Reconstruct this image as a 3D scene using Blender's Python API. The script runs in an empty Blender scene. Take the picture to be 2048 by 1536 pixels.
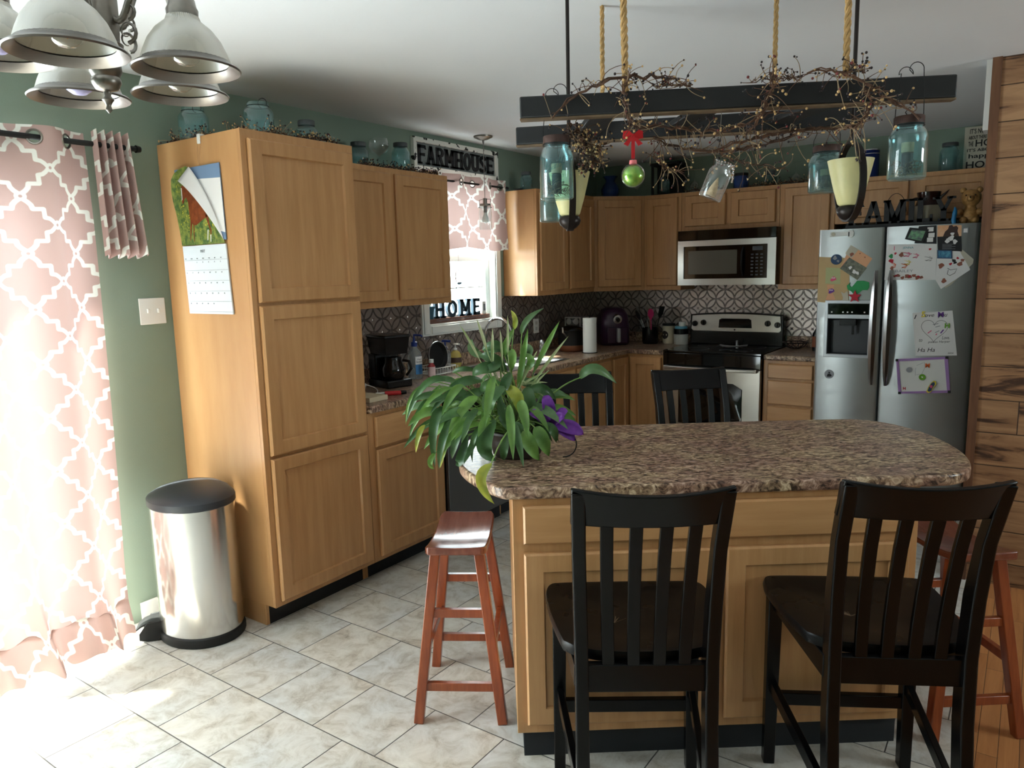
import bpy, math, random, mathutils
from mathutils import Vector, Matrix
import numpy as np
random.seed(7)
S = bpy.context.scene
COL = S.collection
PI = math.pi

# ---------------------------------------------------------------- camera, sky, sun, exposure
FPX = 1479.67
YAW, PITCH, ROLL = 0.6146, -0.1517, -0.0249
CAMPOS = Vector((3.2792, 0.0, 1.5595))
cy, sy, cp, sp = math.cos(YAW), math.sin(YAW), math.cos(PITCH), math.sin(PITCH)
fwd = Vector((-sy * cp, cy * cp, sp)); rgt = Vector((cy, sy, 0)); upv = rgt.cross(fwd)
r2 = rgt * math.cos(ROLL) + upv * math.sin(ROLL); u2 = upv * math.cos(ROLL) - rgt * math.sin(ROLL)
cam = bpy.data.cameras.new('camera'); cam.sensor_width = 36; cam.lens = FPX / 2048 * 36; cam.clip_start = 0.02
co = bpy.data.objects.new('camera', cam); COL.objects.link(co); S.camera = co
co.matrix_world = Matrix(((r2.x, u2.x, -fwd.x, CAMPOS.x), (r2.y, u2.y, -fwd.y, CAMPOS.y), (r2.z, u2.z, -fwd.z, CAMPOS.z), (0, 0, 0, 1)))
S.view_settings.view_transform = 'Standard'; S.view_settings.look = 'None'
S.view_settings.gamma = 1; S.view_settings.use_curve_mapping = False
S.view_settings.exposure = 0.74
W = bpy.data.worlds.new('sky'); S.world = W; W.use_nodes = True
W.node_tree.nodes['Background'].inputs[0].default_value = (0.88, 0.95, 1.0, 1)
W.node_tree.nodes['Background'].inputs[1].default_value = 10.5
def sun():
    l = bpy.data.lights.new('sun', 'SUN'); l.energy = 26; l.angle = 0.05; l.color = (1, 0.95, 0.86)
    o = bpy.data.objects.new('sun', l); COL.objects.link(o)
    o.rotation_euler = Vector((0.707, 0.707, -1.75)).to_track_quat('-Z', 'Y').to_euler(); o.location = (-3, -3, 5)
sun()
def portal(name, loc, rot, sx, sy_, power=0, color=(.86, .95, 1)):
    l = bpy.data.lights.new(name, 'AREA'); l.shape = 'RECTANGLE'; l.size = sx; l.size_y = sy_
    l.cycles.is_portal = True
    o = bpy.data.objects.new(name, l); COL.objects.link(o); o.location = loc; o.rotation_euler = rot
portal('door_portal', (-0.14, 0.31, 1.02), (0, -PI / 2, 0), 1.98, 2.5)
portal('window_portal', (-0.14, 4.08, 1.7), (0, -PI / 2, 0), 1.1, 0.9)
portal('fill_portal', (6.34, 3.2, 1.58), (0, PI / 2, 0), .8, 1.1)  # sky sampling portal for the added fill window

# ---------------------------------------------------------------- helpers
class MB:
    def __init__(s): s.v = []; s.f = []; s.m = []; s.mi = 0
    def add(s, vs, fs):
        b = len(s.v); s.v += [tuple(x) for x in vs]; s.f += [tuple(i + b for i in f) for f in fs]; s.m += [s.mi] * len(fs); return s
    def box(s, x0, x1, y0, y1, z0, z1):
        return s.add([(x0, y0, z0), (x1, y0, z0), (x1, y1, z0), (x0, y1, z0), (x0, y0, z1), (x1, y0, z1), (x1, y1, z1), (x0, y1, z1)],
                     [(0, 3, 2, 1), (4, 5, 6, 7), (0, 1, 5, 4), (1, 2, 6, 5), (2, 3, 7, 6), (3, 0, 4, 7)])
    def rings(s, rings, closed=True, caps=True):
        n = len(rings[0]); vs = [p for r in rings for p in r]; fs = []
        for i in range(len(rings) - 1):
            for j in range(n if closed else n - 1):
                k = (j + 1) % n; fs.append((i * n + j, i * n + k, (i + 1) * n + k, (i + 1) * n + j))
        if caps and closed:
            fs.append(tuple(range(n))[::-1]); fs.append(tuple((len(rings) - 1) * n + j for j in range(n)))
        return s.add(vs, fs)
    def beam(s, p0, p1, w, h, up=(0, 0, 1), w1=None, h1=None):
        p0, p1 = Vector(p0), Vector(p1); d = (p1 - p0).normalized(); sx = d.cross(Vector(up))
        if sx.length < 1e-4: sx = Vector((1, 0, 0))
        sx.normalize(); sz = sx.cross(d)
        w1 = w if w1 is None else w1; h1 = h if h1 is None else h1
        R = [[p + sx * a * ww / 2 + sz * b * hh / 2 for a, b in ((-1, -1), (1, -1), (1, 1), (-1, 1))] for p, ww, hh in ((p0, w, h), (p1, w1, h1))]
        return s.rings(R)
    def tube(s, pts, r, n=8, caps=True, closed=False, rz=None):
        pts = [Vector(p) for p in pts]; R = []; prev = None; L = len(pts)
        for i, p in enumerate(pts):
            if closed: t = pts[(i + 1) % L] - pts[i - 1]
            else: t = pts[min(i + 1, L - 1)] - pts[max(i - 1, 0)]
            if t.length < 1e-9: t = Vector((0, 0, 1))
            t.normalize()
            if prev is None:
                a = Vector((0, 0, 1)) if abs(t.z) < .9 else Vector((1, 0, 0)); prev = t.cross(a).normalized()
            else:
                prev = prev - t * prev.dot(t); prev.normalize()
            b = t.cross(prev); rr = r[i] if isinstance(r, (list, tuple)) else r
            R.append([p + (prev * math.cos(2 * PI * k / n) + b * math.sin(2 * PI * k / n) * (rz or 1)) * rr for k in range(n)])
        if closed: R.append(R[0])
        return s.rings(R, True, caps and not closed)
    def cyl(s, p0, p1, r, r1=None, n=20): return s.tube([p0, p1], [r, r if r1 is None else r1], n)
    def lathe(s, prof, c=(0, 0, 0), n=28, sx=1, sy=1, caps=True, rib=0, nr=0):
        R = []
        for r, z in prof:
            R.append([(c[0] + sx * (r + (rib if (k % 2) else 0)) * math.cos(2 * PI * k / n), c[1] + sy * (r + (rib if (k % 2) else 0)) * math.sin(2 * PI * k / n), c[2] + z) for k in range(n)])
        return s.rings(R, True, caps)
    def prism(s, poly, z0, z1, fn=None):
        fn = fn or (lambda x, y, z: (x, y, z)); n = len(poly)
        return s.rings([[fn(x, y, z0) for x, y in poly], [fn(x, y, z1) for x, y in poly]])
    def ball(s, c, r, n=8, m=6, sz=1):
        return s.lathe([(max(r * math.sin(PI * i / m), 1e-4), -r * sz * math.cos(PI * i / m)) for i in range(m + 1)], c, n)
    def grid(s, fn, nu, nv):
        vs = [fn(i / nu, j / nv) for j in range(nv + 1) for i in range(nu + 1)]
        return s.add(vs, [(j * (nu + 1) + i, j * (nu + 1) + i + 1, (j + 1) * (nu + 1) + i + 1, (j + 1) * (nu + 1) + i) for j in range(nv) for i in range(nu)])
    def xf(s, M, start=0):
        s.v[start:] = [tuple(M @ Vector(p)) for p in s.v[start:]]; return s
    def build(s, name, mat, parent=None, ang=35, bevel=0, seg=2, sub=0, solid=0):
        me = bpy.data.meshes.new(name); me.from_pydata(s.v, [], s.f); me.validate()
        mats = mat if isinstance(mat, (list, tuple)) else [mat]
        for m in mats: me.materials.append(M_(m))
        if len(mats) > 1:
            for i, p in enumerate(me.polygons): p.material_index = s.m[i] if i < len(s.m) else 0
        me.polygons.foreach_set('use_smooth', [True] * len(me.polygons))
        if ang < 170: me.set_sharp_from_angle(angle=math.radians(ang))
        o = bpy.data.objects.new(name, me); COL.objects.link(o)
        if parent: o.parent = parent
        if solid:
            md = o.modifiers.new('solid', 'SOLIDIFY'); md.thickness = solid; md.offset = 0
        if sub:
            md = o.modifiers.new('sub', 'SUBSURF'); md.levels = sub; md.render_levels = sub
        if bevel:
            md = o.modifiers.new('bevel', 'BEVEL'); md.width = bevel; md.segments = seg; md.limit_method = 'ANGLE'; md.angle_limit = math.radians(40)
        return o
def tag(o, label=None, cat=None, group=None, kind=None):
    if label: o['label'] = label
    if cat: o['category'] = cat
    if group: o['group'] = group
    if kind: o['kind'] = kind
    return o
def thing(name, label, cat, loc=(0, 0, 0), rz=0, group=None):
    o = bpy.data.objects.new(name, None); COL.objects.link(o); o.location = loc; o.rotation_euler = (0, 0, rz); o.empty_display_size = .1
    return tag(o, label, cat, group)
def struct(name, mb, mat, **k): return tag(mb.build(name, mat, **k), kind='structure')
def dup(o, loc=None, rz=None, label=None, parent=None):
    c = o.copy(); COL.objects.link(c)
    if parent: c.parent = parent
    for ch in o.children: dup(ch, parent=c)
    if loc is not None: c.location = loc
    if rz is not None: c.rotation_euler = (0, 0, rz)
    if label: c['label'] = label
    return c
def arc(c, r, a0, a1, n, ax=(1, 0, 0), ay=(0, 0, 1), ry=None):
    c, ax, ay = Vector(c), Vector(ax), Vector(ay); ry = r if ry is None else ry
    return [c + ax * r * math.cos(a0 + (a1 - a0) * i / n) + ay * ry * math.sin(a0 + (a1 - a0) * i / n) for i in range(n + 1)]
def bez(p, n):
    p = [Vector(q) for q in p]; out = []
    for i in range(n + 1):
        t = i / n; q = list(p)
        while len(q) > 1: q = [q[k] * (1 - t) + q[k + 1] * t for k in range(len(q) - 1)]
        out.append(q[0])
    return out
_txt = {}
def textmesh(s, bold=0, shear=0):
    key = (s, bold, shear)
    if key not in _txt:
        c = bpy.data.curves.new('t', 'FONT'); c.body = s; c.size = 1; c.offset = bold; c.shear = shear; c.resolution_u = 3; c.extrude = .5
        o = bpy.data.objects.new('t', c); COL.objects.link(o)
        dg = bpy.context.evaluated_depsgraph_get(); e = o.evaluated_get(dg); me = e.to_mesh()
        _txt[key] = ([tuple(v.co) for v in me.vertices], [tuple(p.vertices) for p in me.polygons])
        e.to_mesh_clear(); bpy.data.objects.remove(o)
    return _txt[key]
def addtext(mb, s, org, ex, ey, width=None, height=None, th=.001, bold=0, shear=0):
    """text laid out in the plane ex/ey from its lower-left corner org, thickness th along ex x ey"""
    vs, fs = textmesh(s, bold, shear); a = np.array(vs); mn = a.min(0); mx = a.max(0)
    ex, ey = Vector(ex).normalized(), Vector(ey).normalized(); ez = ex.cross(ey); org = Vector(org)
    sxx = (width / (mx[0] - mn[0])) if width else None; syy = (height / (mx[1] - mn[1])) if height else None
    if sxx is None: sxx = syy
    if syy is None: syy = sxx
    return mb.add([org + ex * (v[0] - mn[0]) * sxx + ey * (v[1] - mn[1]) * syy + ez * (v[2] + .5) * th for v in vs], fs)
def ribbon(mb, pts, w, fn):
    """flat stroke in 2D mapped with fn(x,y)"""
    n = len(pts); L = []
    for i in range(n):
        a = pts[max(i - 1, 0)]; b = pts[min(i + 1, n - 1)]; dx, dy = b[0] - a[0], b[1] - a[1]; l = math.hypot(dx, dy) or 1
        L.append((-dy / l * w / 2, dx / l * w / 2))
    vs = []
    for (x, y), (nx, ny) in zip(pts, L): vs += [fn(x + nx, y + ny), fn(x - nx, y - ny)]
    return mb.add(vs, [(2 * i, 2 * i + 1, 2 * i + 3, 2 * i + 2) for i in range(n - 1)])

# ---------------------------------------------------------------- materials
MATS = {}
def M_(m): return MATS[m] if isinstance(m, str) else m
def srgb(r, g, b):
    f = lambda c: (c / 255) / 12.92 if c / 255 <= .04045 else ((c / 255 + .055) / 1.055) ** 2.4
    return (f(r), f(g), f(b), 1)
def nd(nt, typ, **k):
    n = nt.nodes.new(typ)
    for a, b in k.items():
        if a == 'ins':
            for i, v in b.items():
                if hasattr(v, 'is_output'): nt.links.new(v, n.inputs[i])
                else: n.inputs[i].default_value = v
        else: setattr(n, a, b)
    return n
def math_(nt, op, a, b=None, c=None):
    n = nt.nodes.new('ShaderNodeMath'); n.operation = op
    for i, v in enumerate((a, b, c)):
        if v is None: continue
        if hasattr(v, 'is_output'): nt.links.new(v, n.inputs[i])
        else: n.inputs[i].default_value = v
    return n.outputs[0]
def mat(name, col, rough=.5, metal=0, spec=.5, var=0, vscale=8, stretch=(1, 1, 1), col2=None, bump=0, bscale=60, trans=0, ior=1.45, coat=0, emit=None, alpha=1, sss=0, rvar=0, detail=3, aniso=0):
    m = bpy.data.materials.new(name); m.use_nodes = True; nt = m.node_tree; B = nt.nodes['Principled BSDF']; MATS[name] = m
    B.inputs['Base Color'].default_value = col; B.inputs['Roughness'].default_value = rough; B.inputs['Metallic'].default_value = metal
    B.inputs['Specular IOR Level'].default_value = spec; B.inputs['IOR'].default_value = ior
    B.inputs['Transmission Weight'].default_value = trans; B.inputs['Coat Weight'].default_value = coat; B.inputs['Coat Roughness'].default_value = .12
    if aniso: B.inputs['Anisotropic'].default_value = aniso
    if emit: B.inputs['Emission Color'].default_value = emit[0]; B.inputs['Emission Strength'].default_value = emit[1]
    if alpha < 1: B.inputs['Alpha'].default_value = alpha
    if var or col2 or bump or rvar:
        tc = nd(nt, 'ShaderNodeTexCoord'); mp = nd(nt, 'ShaderNodeMapping', ins={0: tc.outputs['Object']}); mp.inputs['Scale'].default_value = stretch
        if col2 or var:
            nz = nd(nt, 'ShaderNodeTexNoise', ins={'Vector': mp.outputs[0], 'Scale': vscale, 'Detail': detail, 'Roughness': .6})
            c2 = col2 or tuple(c * (1 - var) for c in col[:3]) + (1,)
            rp = nd(nt, 'ShaderNodeValToRGB', ins={0: nz.outputs[0]}); rp.color_ramp.elements[0].position = .35; rp.color_ramp.elements[1].position = .65
            rp.color_ramp.elements[0].color = c2; rp.color_ramp.elements[1].color = col
            nt.links.new(rp.outputs[0], B.inputs['Base Color'])
        if rvar:
            nz3 = nd(nt, 'ShaderNodeTexNoise', ins={'Vector': mp.outputs[0], 'Scale': vscale, 'Detail': 3})
            rm = nd(nt, 'ShaderNodeMapRange', ins={0: nz3.outputs[0], 1: .3, 2: .7, 3: rough - rvar, 4: rough + rvar}); nt.links.new(rm.outputs[0], B.inputs['Roughness'])
        if bump:
            nz2 = nd(nt, 'ShaderNodeTexNoise', ins={'Vector': mp.outputs[0], 'Scale': bscale, 'Detail': 4})
            bp = nd(nt, 'ShaderNodeBump', ins={'Height': nz2.outputs[0], 'Strength': bump, 'Distance': .002}); nt.links.new(bp.outputs[0], B.inputs['Normal'])
    return m
mat('wall_green', srgb(134, 151, 136), .75, bump=.25, bscale=250, var=.05, vscale=1.5)
mat('ceiling_white', srgb(236, 239, 243), .8, bump=.2, bscale=120, var=.02, vscale=2)
mat('white_trim', srgb(226, 228, 224), .45)
mat('white_vinyl', srgb(228, 236, 232), .4)
mat('maple', srgb(200, 151, 102), .38, coat=.15, col2=srgb(186, 136, 88), vscale=5, stretch=(6, 6, .5), bump=.06, bscale=40, detail=6)
mat('maple_h', srgb(200, 151, 102), .38, coat=.15, col2=srgb(186, 136, 88), vscale=5, stretch=(.5, 6, 6), bump=.06, bscale=40, detail=6)
mat('maple_panel', srgb(202, 154, 104), .36, coat=.15, col2=srgb(190, 140, 90), vscale=2.2, stretch=(3, 3, .6), bump=.05, bscale=40, detail=6)
mat('black_kick', srgb(34, 36, 40), .7)
mat('black_wood', srgb(8, 8, 9), .26, spec=.3, bump=.05, bscale=30, var=.2, vscale=6)
mat('black_seat', srgb(11, 10, 10), .3, spec=.2, rvar=.06, vscale=9)
mat('beam_black', srgb(28, 29, 31), .55, var=.25, vscale=6, stretch=(1, 4, 4), bump=.2, bscale=20)
mat('beam_edge', srgb(120, 98, 74), .6, var=.35, vscale=20)
mat('black_plastic', srgb(10, 10, 11), .25)
mat('black_matte', srgb(16, 17, 18), .55)
mat('black_glass', srgb(6, 6, 7), .05, spec=.6)
mat('steel', srgb(188, 188, 188), .3, metal=1)
mat('steel_h', srgb(186, 183, 178), .28, metal=1)
mat('fridge_steel', srgb(172, 176, 176), .36, metal=.85, bump=.08, bscale=300, stretch=(1, 1, 8), rvar=.05, vscale=3)
mat('bin_steel', srgb(214, 212, 208), .2, metal=1, rvar=.04, vscale=3)
mat('chrome', srgb(220, 220, 222), .08, metal=1)
mat('dark_bronze', srgb(46, 40, 38), .38, metal=.6)
mat('nickel', srgb(150, 144, 136), .34, metal=.9, var=.3, vscale=18)
mat('cherry', srgb(158, 80, 44), .28, coat=.4, col2=srgb(130, 60, 32), vscale=6, stretch=(8, 8, .8), detail=5)
mat('cherry_seat', srgb(130, 72, 54), .2, coat=.5, col2=srgb(108, 54, 40), vscale=5, stretch=(8, .8, 4), detail=5, rvar=.05)
mat('white_plastic', srgb(232, 232, 228), .4)
mat('white_paper', srgb(236, 234, 232), .7)
mat('tan_paper', srgb(206, 176, 130), .8, var=.06, vscale=9)
mat('purple_plastic', srgb(168, 130, 190), .4)
mat('glass_clear', (1, 1, 1, 1), 0.0)
def glassmat(name, col, dens, gl=.35, edge=.75):
    m = bpy.data.materials.new(name); m.use_nodes = True; nt = m.node_tree; MATS[name] = m
    for n in list(nt.nodes): nt.nodes.remove(n)
    out = nd(nt, 'ShaderNodeOutputMaterial'); tr = nd(nt, 'ShaderNodeBsdfTransparent', ins={0: col})
    gs = nd(nt, 'ShaderNodeBsdfGlossy', ins={0: (1, 1, 1, 1), 'Roughness': .03}); df = nd(nt, 'ShaderNodeBsdfDiffuse', ins={0: col})
    lw = nd(nt, 'ShaderNodeLayerWeight', ins={0: gl}); mx = nd(nt, 'ShaderNodeMixShader', ins={0: dens, 1: tr.outputs[0], 2: df.outputs[0]})
    ff = math_(nt, 'MULTIPLY', lw.outputs['Facing'], edge); ff = math_(nt, 'POWER', ff, 1.6); ff = math_(nt, 'ADD', ff, .03)
    m2 = nd(nt, 'ShaderNodeMixShader', ins={0: ff, 1: mx.outputs[0], 2: gs.outputs[0]}); nt.links.new(m2.outputs[0], out.inputs[0]); return m
glassmat('glass_clear', (.97, .98, .98, 1), .02)
glassmat('glass_aqua', (.78, .925, .94, 1), .03)
glassmat('glass_teal', (.62, .78, .78, 1), .07)
glassmat('glass_blue', (.05, .12, .42, 1), .5)
glassmat('window_glass', (.96, .99, .98, 1), .0, edge=.3)
mat('shade_glass', srgb(190, 184, 168), .35, trans=.25, sss=0)
mat('amber_shade', srgb(224, 216, 158), .45, var=.08, vscale=20, trans=.15)
mat('laminate', srgb(128, 108, 92), .3)
def laminate():
    m = MATS['laminate']; nt = m.node_tree; B = nt.nodes['Principled BSDF']
    tc = nd(nt, 'ShaderNodeTexCoord'); mp = nd(nt, 'ShaderNodeMapping', ins={0: tc.outputs['Object']}); mp.inputs['Scale'].default_value = (1, 2.0, 1)
    n0 = nd(nt, 'ShaderNodeTexNoise', ins={'Vector': mp.outputs[0], 'Scale': 36, 'Detail': 7, 'Roughness': .66, 'Distortion': 1.0})
    r0 = nd(nt, 'ShaderNodeValToRGB', ins={0: n0.outputs[0]}); e = r0.color_ramp.elements
    e[0].position = .38; e[0].color = srgb(64, 52, 48); e[1].position = .60; e[1].color = srgb(224, 212, 196)
    x = r0.color_ramp.elements.new(.46); x.color = srgb(140, 120, 106); x = r0.color_ramp.elements.new(.54); x.color = srgb(184, 164, 146)
    n1 = nd(nt, 'ShaderNodeTexNoise', ins={'Vector': mp.outputs[0], 'Scale': 7, 'Detail': 3})
    r1 = nd(nt, 'ShaderNodeValToRGB', ins={0: n1.outputs[0]}); e = r1.color_ramp.elements; e[0].position = .4; e[0].color = srgb(214, 186, 176); e[1].position = .62; e[1].color = srgb(244, 232, 204)
    mx = nd(nt, 'ShaderNodeMix', data_type='RGBA', blend_type='MULTIPLY'); mx.inputs[0].default_value = .9
    nt.links.new(r0.outputs[0], mx.inputs[6]); nt.links.new(r1.outputs[0], mx.inputs[7]); nt.links.new(mx.outputs[2], B.inputs['Base Color'])
    B.inputs['Roughness'].default_value = .3; bp = nd(nt, 'ShaderNodeBump', ins={'Height': n0.outputs[0], 'Strength': .08, 'Distance': .001}); nt.links.new(bp.outputs[0], B.inputs['Normal'])
laminate()
mat('floor_tile', srgb(170, 165, 155), .4)
def tile():
    m = MATS['floor_tile']; nt = m.node_tree; B = nt.nodes['Principled BSDF']; tc = nd(nt, 'ShaderNodeTexCoord'); sx = nd(nt, 'ShaderNodeSeparateXYZ', ins={0: tc.outputs['Object']})
    T = .305
    v = math_(nt, 'DIVIDE', math_(nt, 'SUBTRACT', sx.outputs[1], 1.53 - 3 * T * 8), T); row = math_(nt, 'FLOOR', v); fv = math_(nt, 'FRACT', v)
    off = math_(nt, 'MULTIPLY', math_(nt, 'MODULO', row, 2.0), .5)
    u = math_(nt, 'ADD', math_(nt, 'DIVIDE', math_(nt, 'SUBTRACT', sx.outputs[0], .695 - T * 20), T), off); cu = math_(nt, 'FLOOR', u); fu = math_(nt, 'FRACT', u)
    def edge(f): return math_(nt, 'MINIMUM', f, math_(nt, 'SUBTRACT', 1.0, f))
    d = math_(nt, 'MINIMUM', edge(fu), edge(fv)); g = nd(nt, 'ShaderNodeMapRange', ins={0: d, 1: .004, 2: .009, 3: 0.0, 4: 1.0}).outputs[0]
    cb = nd(nt, 'ShaderNodeCombineXYZ', ins={0: cu, 1: row}); wn = nd(nt, 'ShaderNodeTexWhiteNoise', ins={0: cb.outputs[0]})
    va = nd(nt, 'ShaderNodeVectorMath', operation='MULTIPLY_ADD'); nt.links.new(wn.outputs['Color'], va.inputs[0]); va.inputs[1].default_value = (9, 9, 9); nt.links.new(tc.outputs['Object'], va.inputs[2])
    n = nd(nt, 'ShaderNodeTexNoise', ins={'Vector': va.outputs[0], 'Scale': 11, 'Detail': 10, 'Roughness': .74, 'Distortion': .6})
    r = nd(nt, 'ShaderNodeValToRGB', ins={0: n.outputs[0]}); e = r.color_ramp.elements; e[0].position = .3; e[0].color = srgb(158, 147, 134); e[1].position = .68; e[1].color = srgb(228, 225, 218)
    x = e.new(.42); x.color = srgb(196, 188, 175); x = e.new(.52); x.color = srgb(213, 208, 199)
    n2 = nd(nt, 'ShaderNodeTexNoise', ins={'Vector': va.outputs[0], 'Scale': 2.5, 'Detail': 2}); r2_ = nd(nt, 'ShaderNodeValToRGB', ins={0: n2.outputs[0]}); r2_.color_ramp.elements[0].position = .35; r2_.color_ramp.elements[0].color = (.9, .93, .97, 1); r2_.color_ramp.elements[1].position = .62; r2_.color_ramp.elements[1].color = (1, .97, .93, 1)
    mx = nd(nt, 'ShaderNodeMix', data_type='RGBA', blend_type='MULTIPLY'); mx.inputs[0].default_value = 1; nt.links.new(r.outputs[0], mx.inputs[6]); nt.links.new(r2_.outputs[0], mx.inputs[7])
    m3 = nd(nt, 'ShaderNodeMix', data_type='RGBA'); nt.links.new(g, m3.inputs[0]); m3.inputs[6].default_value = srgb(84, 80, 76); nt.links.new(mx.outputs[2], m3.inputs[7]); nt.links.new(m3.outputs[2], B.inputs['Base Color'])
    rg = nd(nt, 'ShaderNodeMapRange', ins={0: n.outputs[0], 1: .3, 2: .7, 3: .48, 4: .28}); nt.links.new(rg.outputs[0], B.inputs['Roughness'])
    h = math_(nt, 'ADD', math_(nt, 'MULTIPLY', g, .6), math_(nt, 'MULTIPLY', n.outputs[0], .35)); bp = nd(nt, 'ShaderNodeBump', ins={'Height': h, 'Strength': .5, 'Distance': .004}); nt.links.new(bp.outputs[0], B.inputs['Normal'])
tile()
def planks(name, cols, T, axis, lenT, swap=False, dark=.35):
    """boards: rows along 'across' coordinate of size T, running along the 'along' coordinate"""
    m = mat(name, cols[0], .42); nt = m.node_tree; B = nt.nodes['Principled BSDF']; tc = nd(nt, 'ShaderNodeTexCoord'); sx = nd(nt, 'ShaderNodeSeparateXYZ', ins={0: tc.outputs['Object']})
    al, ac = axis
    v = math_(nt, 'DIVIDE', math_(nt, 'ADD', sx.outputs[ac], 10.0), T); row = math_(nt, 'FLOOR', v); fv = math_(nt, 'FRACT', v)
    w1 = nd(nt, 'ShaderNodeTexWhiteNoise', noise_dimensions='1D', ins={1: row})
    u = math_(nt, 'ADD', math_(nt, 'DIVIDE', math_(nt, 'ADD', sx.outputs[al], 10.0), lenT), math_(nt, 'MULTIPLY', w1.outputs[0], 7.0)); cu = math_(nt, 'FLOOR', u); fu = math_(nt, 'FRACT', u)
    d = math_(nt, 'MINIMUM', math_(nt, 'MINIMUM', fv, math_(nt, 'SUBTRACT', 1.0, fv)), math_(nt, 'MULTIPLY', math_(nt, 'MINIMUM', fu, math_(nt, 'SUBTRACT', 1.0, fu)), lenT / T))
    g = nd(nt, 'ShaderNodeMapRange', ins={0: d, 1: .004, 2: .022, 3: 0.0, 4: 1.0}).outputs[0]
    cb = nd(nt, 'ShaderNodeCombineXYZ', ins={0: cu, 1: row}); wn = nd(nt, 'ShaderNodeTexWhiteNoise', ins={0: cb.outputs[0]})
    cs = [.6, .6, .6]; cs[al] = .9; cs[ac] = 7 if T > .1 else 12
    mp = nd(nt, 'ShaderNodeMapping', ins={0: tc.outputs['Object']}); mp.inputs['Scale'].default_value = cs
    va = nd(nt, 'ShaderNodeVectorMath', operation='MULTIPLY_ADD'); nt.links.new(wn.outputs['Color'], va.inputs[0]); va.inputs[1].default_value = (5, 5, 5); nt.links.new(mp.outputs[0], va.inputs[2])
    n = nd(nt, 'ShaderNodeTexNoise', ins={'Vector': va.outputs[0], 'Scale': 2.2, 'Detail': 7, 'Roughness': .62, 'Distortion': .9})
    r = nd(nt, 'ShaderNodeValToRGB', ins={0: n.outputs[0]}); e = r.color_ramp.elements; e[0].position = dark; e[0].color = cols[2]; e[1].position = .62; e[1].color = cols[0]; x = e.new(dark + .08); x.color = cols[1]
    tint = nd(nt, 'ShaderNodeMapRange', ins={0: wn.outputs['Value'], 3: .8, 4: 1.1}); mx = nd(nt, 'ShaderNodeVectorMath', operation='SCALE', ins={0: r.outputs[0]}); nt.links.new(tint.outputs[0], mx.inputs['Scale'])
    m3 = nd(nt, 'ShaderNodeMix', data_type='RGBA'); nt.links.new(g, m3.inputs[0]); m3.inputs[6].default_value = srgb(40, 26, 18); nt.links.new(mx.outputs[0], m3.inputs[7]); nt.links.new(m3.outputs[2], B.inputs['Base Color'])
    bp = nd(nt, 'ShaderNodeBump', ins={'Height': math_(nt, 'ADD', g, math_(nt, 'MULTIPLY', n.outputs[0], .2)), 'Strength': .5, 'Distance': .003}); nt.links.new(bp.outputs[0], B.inputs['Normal'])
planks('wood_wall', (srgb(176, 136, 100), srgb(146, 107, 76), srgb(68, 46, 35)), .158, (0, 2), 1.2)
planks('oak_floor', (srgb(190, 130, 80), srgb(170, 110, 64), srgb(140, 88, 50)), .057, (1, 0), .6, dark=.3)
mat('tin', srgb(160, 150, 146), .32, metal=.85)
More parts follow.
